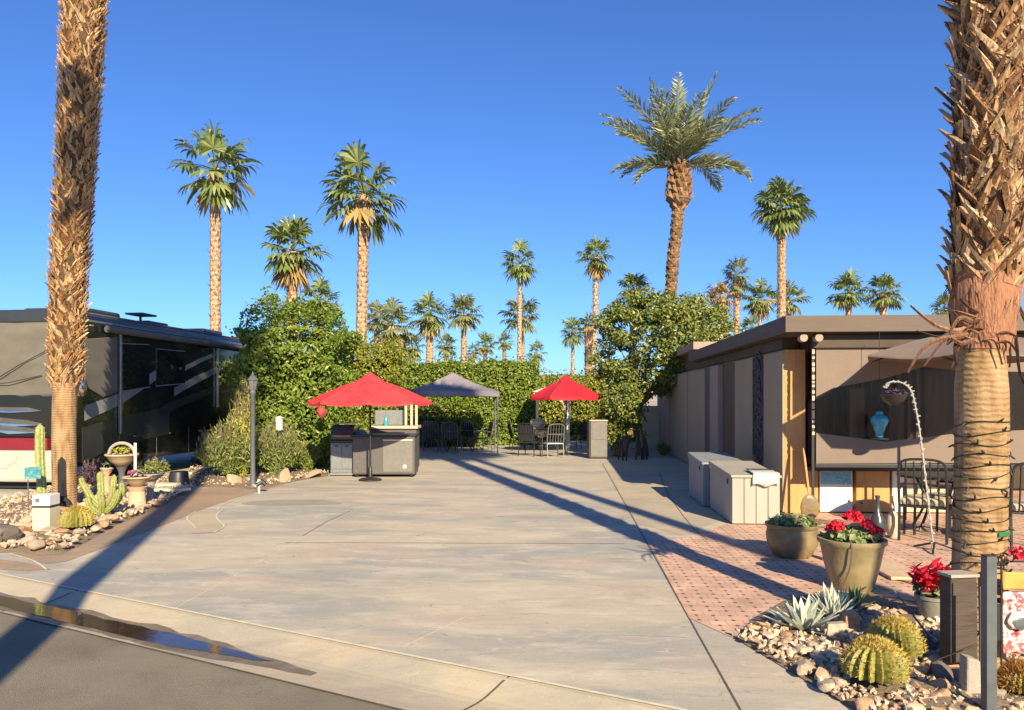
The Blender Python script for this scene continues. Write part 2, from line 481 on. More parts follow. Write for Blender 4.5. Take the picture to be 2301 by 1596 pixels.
pm('grey_stone', [(0.30, 0.26, 0.22), (0.40, 0.35, 0.29)], 6, 0.85, 0.4, 30)
pm('pot_soil', (0.05, 0.035, 0.022), 20, 0.95, 0.6, 60)
pm('blue_glass', [(0.02, 0.20, 0.30), (0.06, 0.40, 0.50)], 8, 0.15, spec=0.6)
pm('door_shade', [(0.05, 0.25, 0.50), (0.25, 0.50, 0.68), (0.10, 0.33, 0.30), (0.55, 0.62, 0.60)], 9, 0.5, stretch=(1, 1, 3))  # bluish shade tones for the upper fridge door
pm('teal_print', [(0.03, 0.17, 0.20), (0.05, 0.24, 0.26), (0.3, 0.38, 0.36)], 14, 0.5, stretch=(1, 1, 2))
pm('flag_print', [(0.70, 0.66, 0.60), (0.55, 0.03, 0.04), (0.74, 0.70, 0.64), (0.48, 0.02, 0.035), (0.10, 0.09, 0.08)], 7, 0.85, lo=0.36, hi=0.66)
pm('flag_orange', (0.66, 0.33, 0.085), 5, 0.85)
pm('dark_box', [(0.055, 0.04, 0.032), (0.095, 0.07, 0.055)], 5, 0.75, 0.3, 20, stretch=(0.6, 0.6, 4))
pm('wire_green', (0.018, 0.022, 0.014), 8, 0.6)
pm('ribbon_green', (0.02, 0.16, 0.05), 8, 0.6)
pm('tan_top', [(0.48, 0.38, 0.26), (0.58, 0.47, 0.34)], 6, 0.7)
pm('red_toy', (0.45, 0.05, 0.05), 8, 0.6)

# parasol shadow on the patio screen, put in as a dark see-through pane
m, nt, b = _nt('screen_shadow')
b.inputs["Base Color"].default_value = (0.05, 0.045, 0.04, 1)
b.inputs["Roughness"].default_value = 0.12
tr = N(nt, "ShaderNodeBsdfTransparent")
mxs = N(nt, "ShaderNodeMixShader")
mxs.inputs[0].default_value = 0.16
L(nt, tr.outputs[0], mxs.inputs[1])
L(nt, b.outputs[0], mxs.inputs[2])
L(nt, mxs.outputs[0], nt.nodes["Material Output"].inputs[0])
MATS['screen_shadow'] = m

# ------------------------------------------------------------------ mesh builder and object helpers
ORG = {}

class MB:
    def __init__(s):
        s.v, s.f, s.m = [], [], []
    def add(s, verts, faces, mi=0):
        o = len(s.v)
        s.v.extend([tuple(v) for v in verts])
        s.f.extend([tuple(i + o for i in f) for f in faces])
        s.m.extend([mi] * len(faces))
        return s
    def box(s, x0, y0, z0, x1, y1, z1, mi=0):
        v = [(x0, y0, z0), (x1, y0, z0), (x1, y1, z0), (x0, y1, z0), (x0, y0, z1), (x1, y0, z1), (x1, y1, z1), (x0, y1, z1)]
        return s.add(v, [(0, 3, 2, 1), (4, 5, 6, 7), (0, 1, 5, 4), (1, 2, 6, 5), (2, 3, 7, 6), (3, 0, 4, 7)], mi)
    def prism(s, poly, z0, z1, mi=0):
        n = len(poly)
        v = [(p[0], p[1], z0) for p in poly] + [(p[0], p[1], z1) for p in poly]
        f = [tuple(range(n, 2 * n)), tuple(range(n - 1, -1, -1))] + [(i, (i + 1) % n, n + (i + 1) % n, n + i) for i in range(n)]
        return s.add(v, f, mi)
    def extr(s, poly, vec, mi=0):
        """a planar 3D outline pushed along vec"""
        n = len(poly)
        vec = Vector(vec)
        v = [tuple(p) for p in poly] + [tuple(Vector(p) + vec) for p in poly]
        f = [tuple(range(n - 1, -1, -1)), tuple(range(n, 2 * n))] + [(i, (i + 1) % n, n + (i + 1) % n, n + i) for i in range(n)]
        return s.add(v, f, mi)
    def tube(s, pts, r, n=8, mi=0, cap=True):
        pts = [Vector(p) for p in pts]
        k = len(pts)
        rs = r if isinstance(r, (list, tuple)) else [r] * k
        up = None
        rings = []
        for i, p in enumerate(pts):
            t = (pts[min(i + 1, k - 1)] - pts[max(i - 1, 0)])
            if t.length < 1e-9:
                t = Vector((0, 0, 1))
            t.normalize()
            if up is None:
                a = Vector((1, 0, 0)) if abs(t.x) < 0.9 else Vector((0, 1, 0))
                up = (a - t * a.dot(t)).normalized()
            else:
                up = (up - t * up.dot(t)).normalized()
            w = t.cross(up)
            rings.append([p + (up * math.cos(2 * PI * j / n) + w * math.sin(2 * PI * j / n)) * rs[i] for j in range(n)])
        v = [q for rg in rings for q in rg]
        f = []
        for i in range(k - 1):
            for j in range(n):
                f.append((i * n + j, i * n + (j + 1) % n, (i + 1) * n + (j + 1) % n, (i + 1) * n + j))
        if cap:
            f.append(tuple(range(n - 1, -1, -1)))
            f.append(tuple((k - 1) * n + j for j in range(n)))
        return s.add(v, f, mi)
    def lathe(s, prof, n=24, c=(0, 0, 0), mi=0, wob=0.0):
        c = Vector(c)
        v, f = [], []
        for i, (r, z) in enumerate(prof):
            for j in range(n):
                a = 2 * PI * j / n
                rr = r * (1 + wob * math.sin(a * 3 + i))
                v.append((c.x + rr * math.cos(a), c.y + rr * math.sin(a), c.z + z))
        k = len(prof)
        for i in range(k - 1):
            for j in range(n):
                f.append((i * n + j, i * n + (j + 1) % n, (i + 1) * n + (j + 1) % n, (i + 1) * n + j))
        f.append(tuple(range(n - 1, -1, -1)))
        f.append(tuple((k - 1) * n + j for j in range(n)))
        return s.add(v, f, mi)
    def blob(s, c, rx, ry, rz, seed=0, amp=0.15, fr=1.5, sub=3, mi=0, zmin=None):
        bm = bmesh.new()
        bmesh.ops.create_icosphere(bm, subdivisions=sub, radius=1)
        c = Vector(c)
        v = []
        for q in bm.verts:
            d = 1 + amp * noise.noise(q.co * fr + Vector((seed * 3.1, seed, -seed)))
            p = c + Vector((q.co.x * rx, q.co.y * ry, q.co.z * rz)) * d
            if zmin is not None and p.z < zmin:
                p.z = zmin
            v.append(p)
        f = [tuple(x.index for x in fc.verts) for fc in bm.faces]
        bm.free()
        return s.add(v, f, mi)
    def leaves(s, Pn, Nn, ln, wd, seed=0, spread=0.8, up=0.0, mi=0):
        """folded leaf-sized faces at points Pn, facing about Nn"""
        rg = np.random.default_rng(seed)
        n = len(Pn)
        nn = Nn + rg.normal(0, spread, (n, 3))
        nn /= np.linalg.norm(nn, axis=1, keepdims=True) + 1e-9
        t = rg.normal(0, 1, (n, 3))
        t[:, 2] += up
        t -= nn * np.sum(t * nn, axis=1, keepdims=True)
        t /= np.linalg.norm(t, axis=1, keepdims=True) + 1e-9
        b = np.cross(nn, t)
        l = (ln * rg.uniform(0.65, 1.3, n))[:, None]
        w = (wd * rg.uniform(0.7, 1.25, n))[:, None]
        fold = nn * w * 0.25
        q = np.stack([Pn - t * l * 0.5, Pn - b * w * 0.5 + fold, Pn + t * l * 0.5, Pn + b * w * 0.5 + fold], 1).reshape(-1, 3)
        o = len(s.v)
        s.v.extend(map(tuple, q.tolist()))
        for i in range(n):
            k = o + 4 * i
            s.f.append((k, k + 1, k + 2, k + 3))
        s.m.extend([mi] * n)
        return s
    def blade(s, base, d, up, ln, w, droop=0.3, segs=4, mi=0, thick=0.0, prof=None):
        """a long leaf: base, heading d, arching under droop"""
        d = Vector(d).normalized()
        side = d.cross(Vector(up))
        if side.length < 1e-4:
            side = Vector((1, 0, 0))
        side.normalize()
        p = Vector(base)
        v = []
        st = ln / segs
        prof = prof or [0.7, 1.0, 0.8, 0.5, 0.03]
        for i in range(segs + 1):
            t = i / segs
            k = t * (len(prof) - 1)
            a = int(min(k, len(prof) - 2))
            ww = w * (prof[a] + (prof[a + 1] - prof[a]) * (k - a)) * 0.5
            nrm = side.cross(d)
            v += [p - side * ww, p - nrm * (ww * 0.35 + thick), p + side * ww]
            p = p + d * st
            d = (d + Vector((0, 0, -droop / segs))).normalized()
        f = []
        for i in range(segs):
            a = i * 3
            f += [(a, a + 1, a + 4, a + 3), (a + 1, a + 2, a + 5, a + 4)]
            if thick:
                f.append((a + 2, a, a + 3, a + 5))
        return s.add(v, f, mi)
    def mesh(s, name, mats, shift=None, smooth=False):
        me = bpy.data.meshes.new(name)
        v = s.v
        if shift is not None:
            v = [(a - shift[0], b - shift[1], c - shift[2]) for a, b, c in v]
        me.from_pydata(v, [], s.f)
        mats = mats if isinstance(mats, (list, tuple)) else [mats]
        for m in mats:
            me.materials.append(MATS[m])
        if len(mats) > 1:
            me.polygons.foreach_set("material_index", s.m)
        if smooth:
            me.polygons.foreach_set("use_smooth", [True] * len(me.polygons))
        me.update()
        return me
    def build(s, name, mats, parent=None, org=None, local=False, smooth=False, bevel=0.0, fix=True, loc=None):
        """links the mesh: verts are world coordinates unless local; a part hangs on its parent"""
        if parent is not None and not local:
            org = ORG[parent.name]
        if local:
            org = Vector((0, 0, 0))
        if org is None:
            org = Vector((0, 0, 0))
        me = s.mesh(name, mats, org, smooth)
        if fix:
            bm = bmesh.new()
            bm.from_mesh(me)
            bmesh.ops.recalc_face_normals(bm, faces=bm.faces)
            bm.to_mesh(me)
            bm.free()
        o = bpy.data.objects.new(name, me)
        C.objects.link(o)
        ORG[o.name] = Vector(org)
        if parent is not None:
            o.parent = parent
            if loc:
                o.location = loc
        else:
            o.location = org if not local else (loc or (0, 0, 0))
        if bevel:
            b = o.modifiers.new("bevel", 'BEVEL')
            b.width = bevel
            b.segments = 2
            b.limit_method = 'ANGLE'
            b.angle_limit = R(40)
        if smooth:
            try:
                e = o.modifiers.new("edges", 'EDGE_SPLIT')
                e.split_angle = R(50)
            except Exception:
                pass
        return o

def tag(o, label=None, cat=None, group=None, kind=None):
    if label: o["label"] = label
    if cat: o["category"] = cat
    if group: o["group"] = group
    if kind: o["kind"] = kind
    return o

def thing(name, label, cat, loc=(0, 0, 0), rz=0.0, group=None):
    o = bpy.data.objects.new(name, None)
    o.empty_display_size = 0.2
    C.objects.link(o)
    o.location = loc
    o.rotation_euler = (0, 0, rz)
    ORG[o.name] = Vector(loc)
    return tag(o, label, cat, group)

def struct(name, mb, mats, label=None, cat=None, **kw):
    o = mb.build(name, mats, **kw)
    o["kind"] = 'structure'
    return tag(o, label, cat)

def copy_tree(o, loc=None, rz=None, label=None, scale=None, group=None, parent=None, mesh=None):
    c = o.copy()
    C.objects.link(c)
    if parent is not None:
        c.parent = parent
    if loc is not None: c.location = loc
    if rz is not None: c.rotation_euler = (0, 0, rz)
    if scale is not None: c.scale = (scale, scale, scale) if isinstance(scale, (int, float)) else scale
    if label: c["label"] = label
    if group: c["group"] = group
    for ch in list(o.children):
        copy_tree(ch, parent=c)
    return c

def line(a, b, n):
    a, b = Vector(a), Vector(b)
    return [a.lerp(b, i / (n - 1)) for i in range(n)]

def smooth_path(pts, per=6):
    pts = [Vector(p) for p in pts]
    out = []
    n = len(pts)
    for i in range(n - 1):
        p0, p1, p2, p3 = pts[max(i - 1, 0)], pts[i], pts[i + 1], pts[min(i + 2, n - 1)]
        for k in range(per):
            t = k / per
            out.append(0.5 * ((2 * p1) + (p2 - p0) * t + (2 * p0 - 5 * p1 + 4 * p2 - p3) * t * t + (3 * p1 - p0 - 3 * p2 + p3) * t ** 3))
    out.append(pts[-1])
    return out

def strip(pts, w, z):
    """flat line of width w along ground points"""
    v, f = [], []
    k = len(pts)
    for i, p in enumerate(pts):
        t = (pts[min(i + 1, k - 1)] - pts[max(i - 1, 0)])
        t.z = 0
        t.normalize()
        s_ = Vector((-t.y, t.x, 0)) * (w / 2)
        v += [(p.x - s_.x, p.y - s_.y, z), (p.x + s_.x, p.y + s_.y, z)]
    for i in range(k - 1):
        f.append((2 * i, 2 * i + 1, 2 * i + 3, 2 * i + 2))
    return v, f

def sheet(poly, z):
    """flat polygon, triangulated"""
    from mathutils.geometry import tessellate_polygon
    v = [(p[0], p[1], z) for p in poly]
    tr = tessellate_polygon([[Vector(q) for q in v]])
    return v, [tuple(t) for t in tr]

# ------------------------------------------------------------------ the ground, the street and the paving
mb = MB(); mb.add([(-900, -300, -0.11), (900, -300, -0.11), (900, 2000, -0.11), (-900, 2000, -0.11)], [(0, 1, 2, 3)])
struct('ground', mb, 'ground')

A, B_ = G(394, 1367), G(1536, 1594)
U = (B_ - A); U.z = 0; U.normalize()
Nn = Vector((U.y, -U.x, 0))            # towards the street
if Nn.y > 0: Nn = -Nn
def off(t, d, z=0.0):
    q = A + U * t + Nn * d
    return Vector((q.x, q.y, z))

J0, J1 = G(1664, 1596), G(1404, 1132)
jd = (J1 - J0).normalized()

# driveway slab: one sheet with its joints as a second material
mb = MB()
y_far = 31.0
a0, a1 = off(-26, 0), off(22, 0)
mb.add([a0, a1, (a1.x, y_far, 0), (a0.x, y_far, 0), off(-26, 0, -0.12), off(22, 0, -0.12), (a1.x, y_far, -0.12), (a0.x, y_far, -0.12)],
       [(0, 1, 2, 3), (0, 4, 5, 1), (1, 5, 6, 2), (2, 6, 7, 3), (3, 7, 4, 0)])
def jt(pts, w, mi, z=0.003):
    v, f = strip(pts, w, z)
    mb.add(v, f, mi)
jt(line(off(-26, 0.012), off(22, 0.012), 60), 0.030, 1)
jt(line(J0 - jd * 1.4, J0 + jd * 16, 30), 0.013, 2)
jt(line(G(394, 1367), G(800, 1143), 20), 0.010, 1, 0.0025)
jt([G(680, 1205), G(735, 1172), G(800, 1143)], 0.012, 2, 0.0022)
jt(line(G(640, 1220), G(1404, 1222), 30), 0.014, 2)
jt(line(G(905, 1455), G(1045, 1387), 8), 0.010, 1)
struct('driveway', mb, ['drive', 'joint_pale', 'joint_dark'], fix=False)

prof = [(0.0, -0.002), (0.05, -0.008), (0.12, -0.028), (0.2, -0.05), (0.27, -0.066), (0.33, -0.072), (0.42, -0.072), (0.52, -0.068), (0.62, -0.060)]
mb = MB()
v, f = [], []
T = [-26 + 48 * i / 60 for i in range(61)]
for t in T:
    for d, z in prof:
        v.append(off(t, d, z))
k = len(prof)
for i in range(60):
    for j in range(k - 1):
        a = i * k + j
        f.append((a, a + 1, a + k + 1, a + k))
mb.add(v, f)
# joint across the apron
def prof_z(d):
    for (d0, z0), (d1, z1) in zip(prof, prof[1:]):
        if d0 <= d <= d1:
            return z0 + (z1 - z0) * (d - d0) / (d1 - d0)
    return prof[-1][1]
q0 = (G(1135, 1525) - A).dot(U); q1 = (G(1040, 1590, -0.07) - A).dot(U)
for tj0, tj1 in ((q0, q1), (q0 - 4.4, q1 - 4.4), (q0 + 4.4, q1 + 4.4)):
    pts = []
    for i in range(9):
        d = 0.01 + 0.6 * i / 8
        t = tj0 + (tj1 - tj0) * i / 8
        pts.append(off(t, d, prof_z(d) + 0.002))
    v, f = [], []
    for p in pts:
        v += [p - U * 0.008, p + U * 0.008]
    mb.add(v, [(2 * i, 2 * i + 1, 2 * i + 3, 2 * i + 2) for i in range(8)], 1)
struct('kerb_apron', mb, ['apron', 'joint_dark'], fix=False, smooth=False)

mb = MB()
sp = [(0.62, -0.066), (0.66, -0.064), (2.0, -0.05), (5, -0.01), (9, -0.05), (24, -0.05)]
v, f = [], []
for t in (-26, 22):
    for d, z in sp:
        v.append(off(t, d, z))
k = len(sp)
mb.add(v, [(j, j + 1, k + j + 1, k + j) for j in range(k - 1)])
v, f = strip(line(off(-26, 0.625), off(22, 0.625), 40), 0.016, -0.0585)
mb.add(v, f, 1)
struct('street', mb, ['street', 'joint_dark'], fix=False)

# rust-brown wet band, then standing water in the gutter
def gut(dx, dy): return (G(dx, dy, -0.068) - A).dot(U)
tg0, tg1 = gut(-60, 1345), gut(655, 1538)
mb = MB()
pl = []
rnd = random.Random(5)
for i in range(25):
    t = tg0 + (tg1 - tg0) * i / 24
    e = 1 - max(0, (i - 15) / 9) ** 1.6
    pl.append((off(t, 0.42 - 0.16 * e + rnd.uniform(-.028, .02)), off(t, 0.45 + 0.13 * e + rnd.uniform(-.012, .022))))
v, f = [], []
for i, (p, q) in enumerate(pl):
    for j in range(5):
        w_ = p.lerp(q, j / 4)
        d = (w_ - A).dot(Nn)
        v.append((w_.x, w_.y, prof_z(d) + 0.002))
for i in range(24):
    for j in range(4):
        a = i * 5 + j
        f.append((a, a + 1, a + 6, a + 5))
mb.add(v, f)
struct('wet_gutter_stain', mb, 'wet', fix=False)
mb = MB()
tw0, tw1 = gut(-60, 1345), gut(560, 1510)
top, bot = [], []
for i in range(25):
    t = tw0 + (tw1 - tw0) * i / 24
    e = min(1, (24 - i) / 7) ** 0.7
    top.append(off(t, 0.40 - 0.08 * e + rnd.uniform(-.014, .014)))
    bot.append(off(t, 0.40 + 0.12 * e + rnd.uniform(-.012, .012)))
v, f = sheet(top + bot[::-1], -0.0625)
mb.add(v, f)
struct('gutter_water', mb, 'water', fix=False)

# pavers, right-hand concrete strip, left brown border and grey inlay
def jx(y): return J0 + jd * ((y - J0.y) / jd.y)
pv = [G(1549, 1390), jx(G(1470, 1222).y) + Vector((0.02, 0, 0)), G(1560, 1205), G(1638, 1176), Vector((3.0, 11.6, 0)), Vector((3.0, 16.5, 0)), Vector((12, 16.5, 0)), Vector((12, 0.5, 0)),
      G(2301, 1640), G(1990, 1560), G(1655, 1438)]
mb = MB(); v, f = sheet(pv, 0.004); mb.add(v, f)
struct('brick_patio', mb, 'paver', fix=False)
mb = MB()
v, f = sheet([jx(J0.y + 6.2) + Vector((.02, 0, 0)), jx(J0.y + 16) + Vector((.02, 0, 0)), Vector((3.1, J0.y + 16, 0)), Vector((3.1, 12.1, 0)), G(1600, 1178), G(1530, 1203)], 0.003)
mb.add(v, f)
v, f = strip([G(1590, 1215), G(1560, 1190), G(1535, 1160), G(1500, 1110), G(1480, 1060)], 0.012, 0.0055)
mb.add(v, f, 1)
struct('side_path', mb, ['apron', 'joint_dark'], fix=False)
mb = MB()
v, f = sheet([G(-60, 1243), G(20, 1243), G(75, 1262), G(105, 1268), G(150, 1262), G(215, 1238), G(300, 1205), G(390, 1172), G(440, 1150), G(520, 1122), G(580, 1104), G(640, 1090), G(620, 1085), G(570, 1092), G(470, 1095), G(380, 1115), G(300, 1150), G(200, 1200), G(100, 1225), G(-60, 1225)], 0.004)
mb.add(v, f)
v, f = sheet([G(-60, 1250), G(60, 1265), G(115, 1280), G(60, 1284), G(-60, 1276)], 0.004)
mb.add(v, f)
struct('brown_border_path', mb, 'brown_border', fix=False)
mb = MB()
v, f = sheet([G(420, 1165), G(440, 1152), G(470, 1150), G(497, 1148), G(488, 1160), G(492, 1172), G(503, 1183), G(480, 1198), G(430, 1200), G(440, 1185), G(430, 1178)], 0.007)
mb.add(v, f)
v, f = strip(smooth_path([G(500, 1146), G(486, 1160), G(494, 1174), G(503, 1184), G(480, 1199)]), 0.022, 0.0095)
mb.add(v, f, 1)
v, f = strip(smooth_path([G(440, 1151), G(420, 1165), G(432, 1180), G(440, 1188)]), 0.022, 0.0095)
mb.add(v, f, 1)
v, f = strip(smooth_path([G(640, 1089), G(560, 1112), G(505, 1133), G(488, 1148)]), 0.018, 0.0065)
mb.add(v, f, 1)
v, f = strip(smooth_path([G(20, 1245), G(75, 1262), G(105, 1282)]), 0.022, 0.0085)
mb.add(v, f, 1)
struct('stone_inlay', mb, ['apron', 'joint_pale'], fix=False)
mb = MB()
v, f = sheet([G(655 + (108 + 14 * math.sin(3 * a)) * math.cos(a), 1130 + (7.5 + 1.5 * math.cos(2 * a + 1)) * math.sin(a)) for a in [2 * PI * i / 40 for i in range(40)]], 0.0015)
mb.add(v, f)
struct('grey_patch', mb, 'grey_patch', fix=False)  # flat grey blob, darker than most of the slab around it

# planting beds
def bed(name, poly, h, seed):
    """gently mounded soil inside an outline"""
    bm = bmesh.new()
    v, f = sheet(poly, 0.0)
    vs_ = [bm.verts.new(q) for q in v]
    for t in f:
        try: bm.faces.new([vs_[i] for i in t])
        except ValueError: pass
    for _ in range(5):
        ed = [e for e in bm.edges if e.calc_length() > 0.22]
        if not ed: break
        bmesh.ops.subdivide_edges(bm, edges=ed, cuts=1)
        bmesh.ops.triangulate(bm, faces=bm.faces)
    P2 = [Vector((p[0], p[1])) for p in poly]
    def edge_d(p):
        best = 9
        for i in range(len(P2)):
            a, b = P2[i], P2[(i + 1) % len(P2)]
            ab = b - a
            t = max(0, min(1, (p - a).dot(ab) / max(ab.length_squared, 1e-9)))
            best = min(best, (p - a - ab * t).length)
        return best
    for q in bm.verts:
        d = edge_d(q.co.xy)
        q.co.z = 0.006 + h * min(1, d / 0.35) + 0.02 * min(1, d / 0.2) * noise.noise(q.co * 5 + Vector((seed, 0, 0)))
    bmesh.ops.recalc_face_normals(bm, faces=bm.faces)
    me = bpy.data.meshes.new(name)
    bm.to_mesh(me); bm.free()
    me.materials.append(MATS['soil'])
    for p in me.polygons: p.use_smooth = True
    o = bpy.data.objects.new(name, me); C.objects.link(o)
    o["kind"] = 'structure'
    return o

BED_R = [G(1652, 1436), G(1690, 1392), G(1760, 1352), G(1850, 1330), G(1960, 1335), G(2050, 1352), G(2200, 1330), G(2420, 1330), Vector((5.0, 3.3, 0)), Vector((2.2, 2.9, 0)), Vector((2.2, 3.3, 0)), G(1925, 1600), G(1800, 1525)]
BED_L = [G(-80, 1246), G(40, 1240), G(90, 1250), G(140, 1246), G(190, 1222), G(262, 1180), G(320, 1158), G(380, 1130), G(432, 1100), G(440, 1076), G(300, 1078), G(150, 1086), G(40, 1120), G(-80, 1160)]
BED_M = [G(445, 1094), G(520, 1096), G(575, 1100), G(625, 1090), G(705, 1074), G(738, 1070), G(738, 1036), G(600, 1020), G(430, 1030), G(425, 1064)]
bed('planting_bed_right', BED_R, 0.04, 1)
bed('planting_bed_left', BED_L, 0.07, 2)
bed('planting_bed_middle', BED_M, 0.06, 3)

# far hills
mb = MB()
v, f = [], []
for i in range(81):
    a = R(-50 + 100 * i / 80)
    d = 2600
    h = 70 + 45 * noise.noise(Vector((i * 0.17, 3, 0))) + 22 * noise.noise(Vector((i * 0.6, 7, 0)))
    x, y = d * math.sin(a), d * math.cos(a)
    v += [(x * 0.9, y * 0.9, -1), (x, y, h), (x * 1.15, y * 1.15, -1)]
for i in range(80):
    k = i * 3
    f += [(k, k + 3, k + 4, k + 1), (k + 1, k + 4, k + 5, k + 2)]
mb.add(v, f)
struct('hills', mb, 'hill', smooth=True)

# ------------------------------------------------------------------ palms
def fan_crown(mb, c, r, seed, n=34, lo=-48, hi=84, mi=0, nseg=15, dry_mi=None, pet=0.48, lean=(0, 0)):
    rd = random.Random(seed)
    c = Vector(c)
    for i in range(n):
        az = i * 2.39996 + rd.uniform(-.4, .4)
        t = i / (n - 1)
        el = R(hi + (lo - hi) * t ** 0.85 + rd.uniform(-13, 13))
        d = Vector((math.cos(az) * math.cos(el), math.sin(az) * math.cos(el), math.sin(el)))
        pl = r * pet * rd.uniform(0.72, 1.3)
        # petiole
        p0 = c + Vector((0, 0, -0.12 * r * t))
        d1 = (d + Vector((0, 0, -0.16))).normalized()
        p1 = p0 + d * pl * 0.55
        p2 = p1 + d1 * pl * 0.5
        mb.tube([p0, p1, p2], [r * .02, r * .013, r * .01], 4, mi, False)
        f = (d1 + Vector((0, 0, -0.10))).normalized()
        s_ = f.cross(Vector((0, 0, 1)))
        if s_.length < .1: s_ = Vector((math.cos(az + 1.57), math.sin(az + 1.57), 0))
        s_.normalize()
        s_ = (s_ + Vector((rd.uniform(-.3, .3), rd.uniform(-.3, .3), rd.uniform(-.35, .35)))).normalized()
        s_ = (s_ - f * s_.dot(f)).normalized()
        u = s_.cross(f)
        if u.z < 0: u = -u
        bl = r * (1 - pet) * 1.12 * rd.uniform(0.85, 1.1)
        m_ = mi if dry_mi is None or rd.random() > 0.1 or t < .66 else dry_mi
        for k in range(nseg):
            a = R(-118 + 236 * (k + rd.uniform(-.2, .2)) / (nseg - 1))
            ln = bl * (0.62 + 0.38 * math.cos(a * .8)) * rd.uniform(.9, 1.1)
            dd = (f * math.cos(a) + s_ * math.sin(a) + u * (0.22 - 0.34 * abs(math.sin(a)))).normalized()
            w = bl * 0.075
            sd_ = dd.cross(u)
            if sd_.length < .05: sd_ = s_.copy()
            sd_.normalize()
            tw = rd.uniform(-.55, .55)
            sd_ = (sd_ * math.cos(tw) + dd.cross(sd_) * math.sin(tw)).normalized()
            q0 = p2
            q1 = p2 + dd * ln * 0.55
            dr = rd.uniform(.3, .85)
            q2 = q1 + (dd + Vector((0, 0, -dr))).normalized() * ln * .27
            q3 = q2 + (dd + Vector((0, 0, -dr * 2.4))).normalized() * ln * .22
            mb.add([q0, q1 - sd_ * w, q1 + sd_ * w, q2 - sd_ * w * .6, q2 + sd_ * w * .6, q3],
                   [(0, 2, 1), (1, 2, 4, 3), (3, 4, 5)], m_)

def skirt(mb, c, r, h, seed, n=26, mi=0):
    rd = random.Random(seed)
    for i in range(n):
        az = i * 2.4 + rd.uniform(-.3, .3)
        z = -h * rd.random() * .6
        o = Vector((math.cos(az), math.sin(az), 0))
        p = Vector(c) + o * r * .18 + Vector((0, 0, z))
        for k in range(7):
            d = (o * rd.uniform(.15, .75) + Vector((-o.y, o.x, 0)) * rd.uniform(-.4, .4) + Vector((0, 0, -1))).normalized()
            l = r * rd.uniform(.55, .95)
            s_ = Vector((-o.y, o.x, rd.uniform(-.4, .4))).normalized() * r * .04
            mb.add([p, p + d * l * .5 - s_, p + d * l * .5 + s_, p + d * l], [(0, 2, 1), (1, 2, 3)], mi)

FARGROUP = 'palms standing against the sky beyond the hedges'
def far_palm(name, label, dx, dy, rpx, Z, base_dx=None, tr=None, seed=1, leaf='fan_leaf', trunk='far_trunk', n=25, lo=-48, hi=84,
             dry=False, sk=0.0, squash=1.0, bend=0.0, group=FARGROUP, taper=0.8):
    r = rpx * Z / FD
    top = P(dx, dy, Z)
    bx = dx if base_dx is None else base_dx
    base = P(bx, 0, Z); base.z = 0
    t = thing(name, label, 'palm tree', base, 0, group)
    tr = tr or 0.19
    mid = base.lerp(top, .5) + Vector((bend, 0, 0))
    pts = smooth_path([base, mid, top - Vector((0, 0, r * .1))], 9)
    rd = random.Random(seed)
    k = len(pts)
    rad = [tr * (1 - (1 - taper) * i / (k - 1)) * rd.uniform(.93, 1.07) for i in range(k)]
    rad[-3] *= 1.2; rad[-2] *= 1.45; rad[-1] *= 1.2
    m = MB(); m.tube(pts, rad, 9)
    # stubs of old leaf bases roughen the outline
    h = (top - base).length
    nb = int(min(320, h * 22))
    for i in range(nb):
        tt = 0.22 + 0.76 * i / nb
        j = tt * (k - 1); a = int(min(j, k - 2))
        p = pts[a].lerp(pts[a + 1], j - a)
        az = i * 2.4
        o = Vector((math.cos(az), math.sin(az), 0))
        q = p + o * tr * .78
        s_ = Vector((-o.y, o.x, 0)) * tr * .28
        m.add([q - s_, q + s_, q + o * tr * rd.uniform(.25, .7) + Vector((0, 0, rd.uniform(.12, .3)))], [(0, 1, 2)], 1 if rd.random() < .75 else 0)
    m.build('trunk', [trunk, 'boot'], t, smooth=False)
    m = MB()
    fan_crown(m, top, r * 1.08, seed, n, lo, hi, 0, dry_mi=1)
    if squash != 1:
        m.v = [(x, y, top.z + (z - top.z) * squash) for x, y, z in m.v]
    m.build('crown', ['dry_leaf' if dry else leaf, 'dry_leaf'], t, fix=False)
    if sk:
        m = MB(); skirt(m, top - Vector((0, 0, r * .15)), r, sk, seed + 5)
        m.build('dead_frond_skirt', 'dry_leaf', t, fix=False)
    return t

far_palm('fan_palm', 'tall slender fan palm rising behind the dark motorhome, with a round crown', 484, 378, 88, 30, 484, .235, 1, lo=-60)
far_palm('fan_palm', 'tall fan palm with a wide drooping crown, second tallest on the left', 818, 430, 95, 29, 808, .235, 2, lo=-64, n=27)
far_palm('fan_palm', 'short thick fan palm growing right behind the tall clipped green tree', 658, 560, 74, 34, 655, .3, 3, lo=-50, sk=1.2)
far_palm('fan_palm', 'fan palm crown half hidden behind the short thick palm, leaning out over the clipped tree', 718, 676, 46, 44, 712, .2, 4)
far_palm('fan_palm', 'shaggy fan palm with yellowed hanging fronds above the yellow green hedge', 880, 728, 58, 38, 898, .26, 5, sk=2.2, leaf='fan_leaf_pale')
far_palm('fan_palm', 'reddish trunked fan palm above the gazebo peak, left of the even pair', 966, 705, 48, 44, 965, .24, 6, lo=-60, sk=.8)
far_palm('fan_palm', 'fan palm with loose pale fronds above the gazebo, right one of the even pair', 1042, 702, 46, 46, 1042, .2, 7, leaf='fan_leaf_pale')
far_palm('fan_palm', 'low wide fan palm crown peeping over the back hedge', 1090, 774, 28, 66, 1090, .2, 8, n=22)
far_palm('fan_palm', 'smallest round fan palm crown over the back hedge, just left of the thin pale trunk', 1133, 768, 22, 72, 1133, .2, 9, n=22)
far_palm('fan_palm', 'tall fan palm with thin pale trunk standing behind the right end of the back hedge', 1168, 590, 45, 52, 1167, .2, 10, lo=-66, trunk='grey_trunk', taper=.55)
